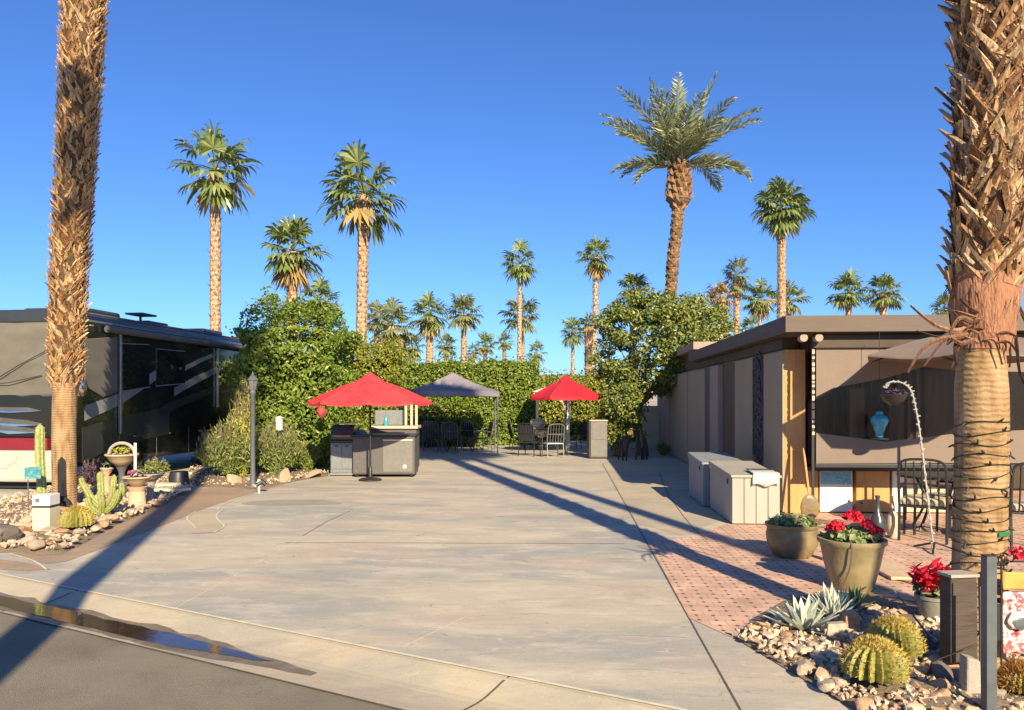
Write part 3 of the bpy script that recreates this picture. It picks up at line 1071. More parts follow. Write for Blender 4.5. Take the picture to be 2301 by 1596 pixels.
far_palm('feather_palm', 'open blue green palm crown split by the thin pale trunk before it', 1172, 708, 47, 58, 1176, .2, 11, n=24, lo=-40, leaf='fan_leaf_pale')
far_palm('fan_palm', 'tiny narrow cone shaped palm crown over the corner of the back hedge', 1205, 790, 22, 70, 1205, .16, 12, n=22, lo=-80, hi=86, squash=1.25)
far_palm('fan_palm', 'small dark fan palm with thin stem, left of the citrus tree', 1287, 745, 33, 56, 1286, .14, 13, n=24)
far_palm('fan_palm', 'tall grey stemmed fan palm with hanging dead fronds, left of citrus tree', 1340, 575, 42, 44, 1322, .22, 14, sk=1.1, trunk='grey_trunk', taper=.6, bend=.1)
far_palm('fan_palm', 'fan palm crown poking out of the top of the citrus tree', 1423, 650, 38, 30, 1423, .18, 15, n=26, lo=-20, leaf='fan_leaf')
far_palm('fan_palm', 'sturdy tall fan palm with dense crown above the house roof', 1756, 462, 64, 36, 1757, .22, 16, n=42, lo=-55)
far_palm('fan_palm', 'low spiky palm crown split by the sturdy tall palm trunk above the roof', 1772, 672, 42, 52, 1774, .2, 17, n=24, leaf='fan_leaf_pale')
far_palm('fan_palm', 'yellowing fan palm with thin dark stem over the house roof', 1707, 668, 40, 46, 1708, .13, 18, sk=1.0, n=26)
far_palm('feather_palm', 'upright grey green palm with a pointed crown, over the right end of the citrus tree', 1655, 618, 36, 42, 1656, .2, 19, n=26, lo=-70, hi=88, squash=1.25, leaf='fan_leaf_pale')
far_palm('fan_palm', 'dead orange brown palm crown above the right side of the citrus tree', 1618, 668, 36, 38, 1655, .24, 20, dry=True, n=30)
far_palm('fan_palm', 'left one of the twin fan palms standing clear above the house roof', 1907, 655, 46, 42, 1908, .2, 21, n=28)
far_palm('fan_palm', 'right one of the twin fan palms standing clear above the house roof', 1985, 657, 44, 42, 1986, .2, 22, n=28)
far_palm('fan_palm', 'fan palm crown mostly hidden by the rough trunk near the right edge', 2122, 694, 32, 42, 2124, .2, 23, n=22)

far_palm('fan_palm', 'blue grey palm crown close against the tall drooping palm trunk', 846, 715, 38, 48, 850, .2, 24, leaf='fan_leaf_pale')
far_palm('fan_palm', 'low bushy palm crown behind the hedge, left of the reddish trunked palm', 926, 778, 30, 52, 926, .22, 25, sk=.8)
far_palm('fan_palm', 'low green palm crown filling the gap between the even pair of palms', 1003, 775, 27, 56, 1003, .22, 26)
far_palm('fan_palm', 'low palm crown just over the back hedge, right of the even pair', 1062, 792, 20, 60, 1062, .2, 27, n=20)
far_palm('fan_palm', 'low dull green palm crown between the citrus tree and the house roof', 1690, 735, 28, 44, 1690, .2, 28, n=22)
far_palm('fan_palm', 'stout low palm with reddish trunk touching the left of the citrus tree', 1322, 728, 26, 40, 1322, .24, 29, n=20)

# the feather-leaved date palm
def date_palm():
    Z = 27.0
    base = P(1506, 0, Z); base.z = 0
    top = P(1527, 372, Z)
    t = thing('date_palm', 'big grey green date palm with a swollen neck, tallest palm behind the citrus tree', 'palm tree', base)
    m = MB()
    pts = smooth_path([base, P(1508, 660, Z), P(1520, 520, Z), P(1526, 440, Z), top], 8)
    k = len(pts)
    rd = random.Random(3)
    hgt = [HC - (y - HYD) / FD * Z for y in (660, 470, 450, 400, 372)]
    rad = []
    for p in pts:
        z = p.z
        if z < hgt[1]: r_ = 0.20
        elif z < hgt[2]: r_ = 0.20 + .22 * (z - hgt[1]) / (hgt[2] - hgt[1])
        else: r_ = 0.42 - .12 * (z - hgt[2]) / (hgt[4] - hgt[2])
        rad.append(r_ * rd.uniform(.95, 1.05))
    m.tube(pts, rad, 14)
    m.build('trunk', 'date_trunk', t)
    m = MB()
    for i in range(230):
        z = hgt[0] - 1 + (hgt[4] - hgt[0] + 1) * i / 230
        big = z > hgt[1] - .1
        j = min(range(k), key=lambda q: abs(pts[q].z - z))
        az = i * 2.4
        o = Vector((math.cos(az), math.sin(az), 0)); s_ = Vector((-o.y, o.x, 0))
        c = Vector((pts[j].x, pts[j].y, z)) + o * rad[j] * .9
        w = .10 if big else .07
        l = .30 if big else .14
        out = .12 if big else .035
        m.add([c - s_ * w, c + s_ * w, c + o * out + s_ * w * .55 + Vector((0, 0, l)), c + o * out - s_ * w * .55 + Vector((0, 0, l)), c + o * (out + .03) + Vector((0, 0, l * .4))],
              [(0, 1, 4), (1, 2, 4), (2, 3, 4), (3, 0, 4)])
    m.build('leaf_bases', 'date_base', t, fix=False)
    m = MB()
    # (bearing in the picture plane, lean to or away from the camera, length, droop)
    fr = []
    def fx(dx, dy, dep, ln, dr): fr.append((dx, dy, dep, ln, dr))
    spec = [(-150, -175, .3, 3.9, .35), (-120, -130, -.4, 3.4, .4), (-160, -120, .2, 3.6, .45), (-70, -200, .1, 3.7, .2), (-50, -150, .5, 3.2, .3), (8, -235, -.1, 3.9, .08), (-20, -190, .4, 3.2, .2),
            (85, -225, .05, 4.0, .12), (60, -150, -.5, 3.2, .3), (165, -165, .1, 3.8, .5), (140, -110, .4, 3.5, .55), (110, -140, -.5, 3.3, .5), (170, -60, .1, 3.1, 1.15), (150, -30, .4, 2.9, 1.0),
            (-165, -50, .1, 2.9, .8), (-120, -40, -.4, 2.6, .9), (-130, -90, .5, 3.3, .5), (-150, -140, -.1, 3.8, .4), (-90, -165, .6, 3.3, .35), (30, -170, .7, 3.0, .35), (100, -160, .6, 3.2, .45), (20, -200, -.6, 3.4, .2),
            (-40, -180, -.6, 3.4, .25), (70, -120, .8, 2.7, .7), (-60, -110, .8, 2.7, .6), (-10, -130, .9, 2.7, .5), (120, -80, -.6, 3.0, .7), (-100, -20, .3, 2.3, 1.2), (60, -10, -.5, 2.3, 1.3), (-30, -90, 1.1, 2.3, .8), (40, -95, 1.1, 2.3, .8)]
    for s_ in spec: fx(*s_)
    for (dx, dy, dep, ln, dr) in fr:
        ln *= .90
        q = math.hypot(dx, dy)
        d = W(dx / q, -dep, 0) + Vector((0, 0, -dy / q))
        d.normalize()
        p = Vector(top) + Vector((rd.uniform(-.1, .1), rd.uniform(-.1, .1), rd.uniform(-.2, .15)))
        segs = 26
        pts_ = [p.copy()]; ds = []
        for i in range(segs):
            ds.append(d.copy())
            p = p + d * (ln / segs); pts_.append(p.copy())
            d = (d + Vector((0, 0, -dr / segs * (0.5 + 1.6 * i / segs)))).normalized()
        m.tube(pts_[::3], [.045 - .04 * i / max(1, len(pts_[::3]) - 1) for i in range(len(pts_[::3]))], 4, 0, False)
        for i in range(4, segs):
            t_ = i / segs
            ll = .56 * math.sin(PI * min(1, .22 + t_ * .80)) ** .7 + .1
            dd = ds[i]
            sd_ = dd.cross(Vector((0, 0, 1)))
            if sd_.length < .15: sd_ = dd.cross(Vector((0, 1, 0)))
            sd_.normalize()
            up = sd_.cross(dd)
            for sg in (-1, 1):
                for rep in range(3):
                    b_ = pts_[i].lerp(pts_[i + 1], rep * .33)
                    a = (dd * rd.uniform(.55, .9) + sd_ * sg * rd.uniform(.5, .85) + up * rd.uniform(-.1, .5)).normalized()
                    tq = rd.uniform(-1.5, 1.5); wv = a.cross(up).normalized(); wv = (wv * math.cos(tq) + a.cross(wv) * math.sin(tq)) * .027
                    e = b_ + a * ll * rd.uniform(.8, 1.1) + Vector((0, 0, -.05))
                    m.add([b_ - wv * .5, b_.lerp(e, .45) - wv, e, b_.lerp(e, .45) + wv], [(0, 1, 2, 3)])
    m.build('crown', 'date_leaf', t, fix=False)
date_palm()

# the two near palms: smooth lower stem, then a jacket of criss-crossed leaf bases
def boots(m, pts, rad, z0, z1, n, seed, ln=.26, wd=.085, out=.11, tilt=.55):
    rd = random.Random(seed)
    zs = [p.z for p in pts]
    for i in range(n):
        z = z0 + (z1 - z0) * (i + rd.uniform(-.4, .4)) / n
        j = 0
        while j < len(zs) - 2 and zs[j + 1] < z: j += 1
        k = (z - zs[j]) / max(1e-6, zs[j + 1] - zs[j])
        k = max(0, min(1, k))
        c = pts[j].lerp(pts[j + 1], k)
        r0 = rad[j] + (rad[j + 1] - rad[j]) * k
        az = i * 2.39996 + rd.uniform(-.3, .3)
        o = Vector((math.cos(az), math.sin(az), 0)); s_ = Vector((-o.y, o.x, 0))
        L_ = ln * rd.uniform(.7, 1.35); w = wd * rd.uniform(.6, 1.25); ot = out * rd.uniform(.45, 1.35)
        tl = (1 if rd.random() < .5 else -1) * rd.uniform(.15, 1.0) * tilt
        tw = rd.uniform(-.5, .5)
        v = []
        nsec = 4
        for q in range(nsec):
            u_ = q / (nsec - 1)
            cc = c + o * (r0 * .97 + ot * u_ ** 1.5) + Vector((0, 0, L_ * u_)) + s_ * (tl * L_ * u_)
            # stay wrapped round the stem
            ww = w * (1.0 - .62 * u_) * (1 if q < nsec - 1 else rd.uniform(.25, .9))
            ax = (s_ * math.cos(tw * u_) + o * math.sin(tw * u_))
            th = .012
            v += [cc - ax * ww * .5 - o * .008, cc + o * th, cc + ax * ww * .5 - o * .008, cc - o * .01]
        f = []
        for q in range(nsec - 1):
            a = q * 4
            for e in range(4):
                f.append((a + e, a + (e + 1) % 4, a + 4 + (e + 1) % 4, a + 4 + e))
        a = (nsec - 1) * 4
        f.append((a, a + 1, a + 2, a + 3))
        m.add(v, f)
        # thin fibres
        for _ in range(3 if rd.random() < .8 else 0):
            b_ = c + o * (r0 + ot * .6) + Vector((0, 0, L_ * .5))
            e = b_ + o * rd.uniform(-.02, .04) + s_ * rd.uniform(-.16, .16) + Vector((0, 0, rd.uniform(-.2, .2)))
            n_ = o * .004 + s_ * .004
            m.add([b_ - n_, b_ + n_, e], [(0, 1, 2)])

def crown_part(t, top, r, seed):
    m = MB(); fan_crown(m, top, r, seed, 36, -55, 84)
    m.build('crown', 'fan_leaf', t, fix=False)

def near_palm_left():
    Z = 11.6
    cl = [(147, 1152), (145, 1060), (144, 960), (147, 860), (152, 700), (162, 520), (173, 330), (184, 130), (190, -20), (198, -220), (206, -420)]
    pts = smooth_path([P(a, b, Z) for a, b in cl], 5)
    base = pts[0].copy(); base.z = 0
    pts[0] = base
    t = thing('fan_palm', 'leaning near palm with rough spiky trunk, standing in the left rock bed before the motorhome', 'palm tree', base, 0, 'palms lining the kerb')
    pxr = lambda z: .172 + (.03 if z > 1.95 else 0) + max(0, z - 2.2) * .012
    rad = [pxr(p.z) for p in pts]
    rad[0] *= 1.08
    m = MB(); lowi = [i for i, p in enumerate(pts) if p.z < 2.15]
    m.tube([pts[i] for i in lowi], [rad[i] for i in lowi], 20)
    m.build('smooth_stem', 'smooth_trunk', t, smooth=True)
    hi_ = [i for i, p in enumerate(pts) if p.z > 1.95]
    m = MB(); m.tube([pts[i] for i in hi_], [rad[i] for i in hi_], 16)
    m.build('trunk', 'boot_gap', t, smooth=True)
    m = MB()
    boots(m, pts, rad, 1.85, pts[-1].z - .2, 1700, 7, .15, .085, .066, .95)
    m.build('leaf_bases', 'boot', t, fix=True)
    crown_part(t, pts[-1], 1.7, 31)
near_palm_left()

def near_palm_right():
    Z = 4.72
    cl = [(2196, 1503), (2197, 1400), (2200, 1250), (2204, 1100), (2206, 960), (2205, 880), (2205, 800), (2208, 740), (2212, 660), (2218, 560), (2223, 420), (2227, 280), (2229, 120), (2230, -60)]
    pts = smooth_path([P(a, b, Z) for a, b in cl] + [P(2236, -700, Z), P(2250, -1500, Z), P(2262, -2500, Z)], 5)
    base = pts[0].copy()
    t = thing('fan_palm', 'near palm at the right edge, smooth tan stem below and criss-crossed leaf bases above', 'palm tree', base, 0, 'palms lining the kerb')
    zt = P(0, 790, Z).z
    def rr(z):
        if z < zt - .25: return .150 + .004 * max(0, .3 - z)
        if z < zt: return .150 - .02 * (z - zt + .25) / .25
        return min(.175, .135 + .06 * (z - zt) / .5)
    rad = [rr(p.z) for p in pts]
    m = MB(); lo_ = [i for i, p in enumerate(pts) if p.z < zt + .16]
    m.tube([pts[i] for i in lo_], [rad[i] for i in lo_], 28)
    m.build('smooth_stem', 'smooth_trunk', t, smooth=True)
    zr = P(0, 650, Z).z
    m = MB(); mi_ = [i for i, p in enumerate(pts) if zt - .02 < p.z < zr + .15]
    rd = random.Random(2)
    m.tube([pts[i] for i in mi_], [rad[i] * (1.14 if pts[i].z > zt + .1 else 1.05) for i in mi_], 22)
    # long strips of red fibre sheath
    for i in range(46):
        az = i * 2.4
        o = Vector((math.cos(az), math.sin(az), 0)); s_ = Vector((-o.y, o.x, 0))
        z0 = zt + rd.uniform(-.03, .18)
        c = P(2207, 0, Z); c.z = 0
        r0 = .148
        l = rd.uniform(.25, .42); w = rd.uniform(.02, .05)
        m.add([c + o * r0 + Vector((0, 0, z0)), c + o * (r0 + .02) - s_ * w + Vector((0, 0, z0 + l * .5)), c + o * (r0 + .03) + s_ * w + Vector((0, 0, z0 + l * .5)),
               c + o * (r0 + .045) + s_ * rd.uniform(-.06, .06) + Vector((0, 0, z0 + l))], [(0, 2, 1), (1, 2, 3)])
    m.build('fibre_sheath', 'red_fibre', t, smooth=False)
    m = MB(); hi_ = [i for i, p in enumerate(pts) if p.z > zr - .1]
    m.tube([pts[i] for i in hi_], [rad[i] for i in hi_], 18)
    m.build('trunk', 'boot_gap', t, smooth=True)
    m = MB()
    boots(m, pts, rad, zr - .12, 4.6, 640, 11, .17, .08, .030, 1.1)
    boots(m, pts, rad, 4.5, pts[-1].z - .2, 540, 12, .22, .085, .045, .9)
    m.build('leaf_bases', 'boot_red', t, fix=True)
    # torn, dangling leaf bases at the top of the smooth stem
    m = MB()
    def torn(pl, w0, Zs):
        ps = smooth_path([P(a, b, Z + zz) for (a, b), zz in zip(pl, Zs)], 4)
        k = len(ps)
        v = []
        for i, p in enumerate(ps):
            w = w0 * (1 - .85 * i / (k - 1)) + .003
            tdir = (ps[min(i + 1, k - 1)] - ps[max(i - 1, 0)]).normalized()
            s_ = tdir.cross(Vector((0, 1, 0))).normalized()
            v += [p - s_ * w, p + Vector((0, -.012, 0)), p + s_ * w, p + Vector((0, .010, 0))]
        f = []
        for i in range(k - 1):
            a = i * 4
            for e in range(4): f.append((a + e, a + (e + 1) % 4, a + 4 + (e + 1) % 4, a + 4 + e))
        f.append((0, 1, 2, 3))
        m.add(v, f)
    torn([(2188, 732), (2150, 744), (2100, 730), (2046, 687)], .020, [-.14, -.18, -.2, -.2])
    torn([(2188, 738), (2150, 752), (2112, 758), (2060, 744)], .010, [-.14, -.18, -.2, -.16])
    torn([(2190, 748), (2148, 757), (2095, 768), (2062, 800), (2040, 838)], .017, [-.14, -.2, -.22, -.22, -.22])
    torn([(2190, 762), (2160, 772), (2128, 760), (2092, 802), (2076, 824)], .012, [-.15, -.2, -.22, -.2, -.2])
    torn([(2188, 725), (2160, 714), (2140, 738), (2128, 775)], .014, [-.15, -.2, -.2, -.2])
    torn([(2190, 750), (2162, 752), (2146, 780), (2150, 822)], .020, [-.14, -.17, -.18, -.18])
    torn([(2190, 730), (2165, 728), (2140, 700), (2120, 690)], .012, [-.14, -.17, -.18, -.1])
    torn([(2225, 700), (2262, 712), (2282, 760), (2290, 830), (2301, 862)], .018, [-.13, -.1, -.05, 0, 0])
    torn([(2230, 730), (2258, 745), (2270, 790), (2268, 826)], .012, [-.13, -.1, -.08, -.05])
    torn([(2225, 660), (2275, 668), (2312, 740), (2330, 800)], .018, [-.13, -.1, 0, 0])
    rq = random.Random(21)
    for i in range(15):
        x0, y0 = 2190 + rq.uniform(-8, 20), 700 + rq.uniform(0, 80)
        sg = -1 if rq.random() < .75 else 1
        if sg > 0: x0 += 26
        ddx, ddy = rq.uniform(25, 60), rq.uniform(-45, 75)
        torn([(x0, y0), (x0 + sg * ddx * .6, y0 - 8 + ddy * .2), (x0 + sg * ddx, y0 + ddy)], rq.uniform(.004, .010), [-.14, -.17, rq.uniform(-.2, -.1)])
    m.build('dry_stalk', 'torn', t)
    crown_part(t, pts[-1], 1.75, 32)
    return pts, rad
PR_pts, PR_rad = near_palm_right()

# palms across the road behind the viewer; their shadows fall over the drive
def shade_palm(X, Z, h, label, seed, rs=1.75, tr=.2):
    b = W(X, Z)
    t = thing('fan_palm', label, 'palm tree', b, 0, 'palms behind the viewer')
    m = MB(); m.tube(smooth_path([b, b + Vector((.1, 0, h * .5)), b + Vector((.0, 0, h))], 6), [tr] * 13, 14)
    m.build('trunk', 'far_trunk', t)
    m = MB(); fan_crown(m, b + Vector((0, 0, h)), rs, seed, 36, -55, 84)
    m.build('crown', 'fan_leaf', t, fix=False)
shade_palm(-1.15, -3.2, 14.3, 'palm out of sight whose shadow crosses the gutter at the left', 41, 1.9, .19)
shade_palm(5.9, -2.6, 15.0, 'palm out of sight whose soft shadow crosses the brick patio', 42, 1.6, .15)

# ------------------------------------------------------------------ hedges, trees, shrubs
def surf_pts(n, sx, sy, sz, seed, lump=.22, fr=1.2, top_round=.12, inner=.35):
    rg = np.random.default_rng(seed)
    faces = [('f', sx * sz), ('l', sy * sz), ('r', sy * sz), ('t', sx * sy), ('b', sx * sz * .3)]
    w = np.array([a for _, a in faces]); w = w / w.sum()
    Pn = np.zeros((n, 3)); Nn_ = np.zeros((n, 3))
    ch = rg.choice(len(faces), n, p=w)
    a = rg.uniform(-.5, .5, n); b = rg.uniform(0, 1, n)
    for i, (k, _) in enumerate(faces):
        m = ch == i
        if k in 'fb':
            Pn[m] = np.stack([a[m] * sx, np.full(m.sum(), -sy / 2 if k == 'f' else sy / 2), b[m] * sz], 1)
            Nn_[m] = (0, -1 if k == 'f' else 1, 0.15)
        elif k in 'lr':
            s_ = -1 if k == 'l' else 1
            Pn[m] = np.stack([np.full(m.sum(), s_ * sx / 2), a[m] * sy, b[m] * sz], 1)
            Nn_[m] = (s_, 0, 0.15)
        else:
            Pn[m] = np.stack([a[m] * sx, (b[m] - .5) * sy, np.full(m.sum(), sz)], 1)
            Nn_[m] = (0, 0, 1)
    dep = rg.uniform(0, 1, n) ** 2 * inner
    for i in range(n):
        q = Vector(Pn[i])
        nz = noise.noise(q * fr + Vector((seed * 1.7, 0, 0))) * lump + noise.noise(q * fr * 2.9 + Vector((seed, 5, 0))) * lump * .75
        rx = max(0, abs(q.x) / (sx / 2)) ** 6; ry = max(0, abs(q.y) / (sy / 2)) ** 6
        if q.z > sz * .6:
            Pn[i, 2] -= top_round * sz * (max(rx, ry)) * (q.z / sz) ** 4
        Pn[i] += Nn_[i] * (nz - dep[i])
    sp_ = rg.random(n) < .06
    Pn[sp_] += Nn_[sp_] * rg.uniform(.05, .26, (sp_.sum(), 1)) + dep[sp_][:, None] * Nn_[sp_]
    Pn[:, 2] = np.maximum(Pn[:, 2], .03)
    return Pn, Nn_

def hedge(name, label, cat, x0, x1, ytop, Z, depth, n, ln, wd, leaf, seed, base_dy=None, lump=.2, group=None, top_round=.06, rz=0):
    """clipped foliage from pixel column x0 to x1, top at ytop, front face at depth Z"""
    sx = (x1 - x0) * Z / FD
    sz = HC - (ytop - HYD) / FD * Z
    c = P((x0 + x1) / 2, 0, Z); c.z = 0
    fwd = Vector((-sn, cs, 0))
    c = c + fwd * depth / 2
    Pn, Nn_ = surf_pts(n, sx, depth, sz, seed, lump, top_round=top_round)
    m = MB()
    m.leaves(Pn, Nn_, ln, wd, seed, .75)
    # dark woody inside
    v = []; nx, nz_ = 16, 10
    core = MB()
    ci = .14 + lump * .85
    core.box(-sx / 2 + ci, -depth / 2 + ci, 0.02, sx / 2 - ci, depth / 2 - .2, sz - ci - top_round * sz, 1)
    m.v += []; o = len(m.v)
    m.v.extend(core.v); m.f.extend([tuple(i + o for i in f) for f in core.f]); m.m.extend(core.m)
    ob = m.build(name, [leaf, 'leaf_core'], local=True, fix=False, loc=c)
    ob.rotation_euler = (0, 0, YAW + rz)
    return tag(ob, label, cat, group)

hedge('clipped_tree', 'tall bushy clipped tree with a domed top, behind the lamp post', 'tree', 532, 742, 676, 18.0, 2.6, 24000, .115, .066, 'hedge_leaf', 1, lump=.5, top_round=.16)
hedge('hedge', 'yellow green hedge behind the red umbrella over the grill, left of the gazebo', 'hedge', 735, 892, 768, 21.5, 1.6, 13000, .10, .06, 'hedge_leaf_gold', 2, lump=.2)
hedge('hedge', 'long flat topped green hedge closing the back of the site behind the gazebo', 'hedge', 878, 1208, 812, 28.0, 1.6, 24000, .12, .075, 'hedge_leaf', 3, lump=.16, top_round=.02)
hedge('hedge', 'lower golden green hedge behind the second red umbrella, left of the citrus tree', 'hedge', 1200, 1372, 845, 31.0, 1.6, 9000, .13, .08, 'hedge_leaf_gold', 4, lump=.16, top_round=.02)
hedge('shrub', 'rounded bright green shrub under the gazebo canopy', 'shrub', 990, 1082, 905, 27.4, .6, 4500, .11, .07, 'hedge_leaf', 5, lump=.25, top_round=.4)
hedge('shrub', 'dark loose shrub filling the space left of the gazebo', 'shrub', 925, 1000, 905, 26.9, .9, 3200, .11, .07, 'citrus_leaf', 6, lump=.3, top_round=.35)
hedge('hedge', 'dark hedge continuing behind the house and citrus tree', 'hedge', 1372, 1445, 880, 30, 1.2, 4000, .12, .075, 'citrus_leaf', 7, lump=.2)

def clump_tree(name, label, base, crown, clumps, per, ln, wd, leaf, seed, trunk_r=.1, trunks=1, group=None, cat='tree', spread=.9):
    """crown = (centre, rx, ry, rz); leaves in clumps scattered through the crown volume"""
    rd = random.Random(seed); rg = np.random.default_rng(seed)
    t = thing(name, label, cat, base, 0, group)
    c, rx, ry, rz_ = crown
    cc = []
    for i in range(clumps):
        while True:
            q = Vector((rd.uniform(-1, 1), rd.uniform(-1, 1), rd.uniform(-1, 1)))
            if .25 < q.length < 1: break
        q = q.normalized() * q.length ** .5
        k = 1 + .22 * noise.noise(q * 1.6 + Vector((seed, 0, 0)))
        cc.append(Vector((q.x * rx * k, q.y * ry * k, q.z * rz_ * k)))
    Ps, Ns = [], []
    for q in cc:
        rr = rd.uniform(.22, .42)
        d = rg.normal(0, 1, (per, 3)); d /= np.linalg.norm(d, axis=1, keepdims=True)
        rad = rg.uniform(.35, 1, (per, 1)) ** .6
        p = d * rad * np.array([rr, rr, rr * .8]) + np.array(c) + np.array(q)
        Ps.append(p); Ns.append(d + np.array([0, -.2, .4]))
    Ps = np.concatenate(Ps); Ns = np.concatenate(Ns)
    keep = Ps[:, 2] > .05
    m = MB(); m.leaves(Ps[keep], Ns[keep], ln, wd, seed, spread)
    m.build('crown', leaf, t, fix=False)
    m = MB()
    b = Vector(base); c = Vector(c)
    for k in range(trunks):
        o = Vector((rd.uniform(-.25, .25), rd.uniform(-.15, .15), 0)) * (k > 0)
        fork = b + o + (c - b) * .45 + Vector((rd.uniform(-.1, .1), 0, 0))
        m.tube(smooth_path([b + o, b.lerp(fork, .5) + o * .8, fork], 4), [trunk_r * (1.1 - .4 * i / 8) for i in range(9)], 8)
        for i in range(5):
            e = c + cc[(k * 7 + i * 3) % len(cc)] * .75
            m.tube(smooth_path([fork, fork.lerp(e, .5) + Vector((0, 0, .12)), e], 3), [trunk_r * .55 * (1 - .8 * j / 6) for j in range(7)], 6)
    m.build('trunk', 'bark', t, smooth=True)
    return t

Zc = 21.0
cb = G(1402, 1030)
clump_tree('citrus_tree', 'broad dark leaved citrus tree reaching over the far end of the house', W(cb.dot(Vector((cs, sn, 0))), 22.5),
           (P(1488, 775, 23.0), 2.2, 1.5, 1.6), 230, 110, .13, .07, 'citrus_leaf', 11, .11, 2)
clump_tree('citrus_tree', 'lower hanging limb of small citrus tree beside the house corner, above the white gap', G(1440, 1024),
           (P(1405, 900, 22.5), .62, .6, .9), 40, 80, .12, .065, 'citrus_leaf', 12, .07, 2)

clump_tree('citrus_tree', 'low skirt of citrus foliage hanging near the ground behind the grey brown cabinet', W((1392 - CXD) / FD * 23.0, 23.0),
           (P(1392, 955, 23.0), .62, .5, .62), 34, 80, .12, .065, 'citrus_leaf', 13, .05, 1)

def bush(name, label, dx, dy, w, h, n, ln, wd, leaf, seed, flat=.6, group=None, cat='shrub', up=1.2, spread=.5, Z=None):
    """many upright sprays from one root"""
    b = G(dx, dy) if Z is None else W((dx - CXD) / FD * Z, Z)
    rd = random.Random(seed); rg = np.random.default_rng(seed)
    m = MB(); Ps, Ns = [], []
    for i in range(n):
        az = rd.uniform(0, 2 * PI); e = rd.uniform(0, 1) ** .7
        d = Vector((math.cos(az) * e, math.sin(az) * e * .8, rd.uniform(.55, 1.1))).normalized()
        l = rd.uniform(.55, 1.0)
        tip = Vector((d.x * w * l, d.y * w * l, d.z * h * l))
        k = 12
        for j in range(k):
            q = tip * ((j + 1 + rd.random()) / (k + 1)) + Vector((0, 0, -.12 * h * ((j / k) ** 2) * e))
            Ps.append(q + Vector((rd.gauss(0, .03), rd.gauss(0, .03), rd.gauss(0, .03))))
            Ns.append(Vector((rd.gauss(0, 1), rd.gauss(0, 1) - .4, rd.gauss(0, .6))))
        m.tube([(0, 0, 0), tip * .6, tip], [.008, .006, .003], 3, 1, False)
    Ps = np.array(Ps); Ns = np.array(Ns)
    Ps[:, 2] = np.maximum(Ps[:, 2], .02)
    m.leaves(Ps, Ns, ln, wd, seed, spread, up)
    o = m.build(name, [leaf, 'bark'], local=True, fix=False, loc=b + Vector((0, 0, .03)))
    return tag(o, label, cat, group)

bush('desert_shrub', 'wide feathery olive shrub left of the lamp post', 520, 1078, 1.0, 1.4, 520, .11, .03, 'shrub_leaf', 1)
bush('desert_shrub', 'loose olive shrub right of the lamp post, in front of the clipped tree', 622, 1072, .78, 1.35, 420, .11, .032, 'shrub_leaf', 2)
bush('desert_shrub', 'low dark green shrub at the bed corner beside the grill', 690, 1062, .42, .75, 220, .09, .03, 'hedge_leaf', 3)
bush('yellow_shrub', 'tall thin yellow green bush just behind the lamp post head', 545, 1050, .40, 2.25, 420, .14, .03, 'yellow_leaf', 4, Z=16.0)
bush('desert_shrub', 'dusty green shrub at the foot of the motorhome side, behind the feathery shrub', 468, 1052, .6, .95, 200, .10, .024, 'shrub_leaf', 5)
bush('dark_shrub', 'dark twiggy bush with reddish leaves between the clipped tree and the grill', 722, 1050, .35, 1.3, 200, .10, .04, 'purple_leaf', 6)
bush('flowering_plant', 'low purple leaved plant between the palm stem and the bowl planter', 205, 1100, .3, .6, 110, .09, .035, 'purple_leaf', 7)
bush('flowering_plant', 'purple leaved plant behind the white topped bowl planter', 250, 1092, .4, .75, 130, .09, .035, 'purple_leaf', 8)
bush('low_plant', 'dark plant under the motorhome front, right of the bowl planters', 350, 1080, .4, .5, 120, .09, .03, 'citrus_leaf', 9)
bush('desert_shrub', 'shaded shrub at the foot of the house corner, by the citrus trunk', 1490, 1024, .3, .4, 90, .10, .035, 'citrus_leaf', 10)

def on_plane(dx, dy, O, n):
    """the point of the plane (O, n) on the sight line through dx, dy"""
    o = Vector((0, 0, HC)); d = P(dx, dy, 1.0) - o
    return o + d * ((Vector(O) - o).dot(n) / d.dot(n))

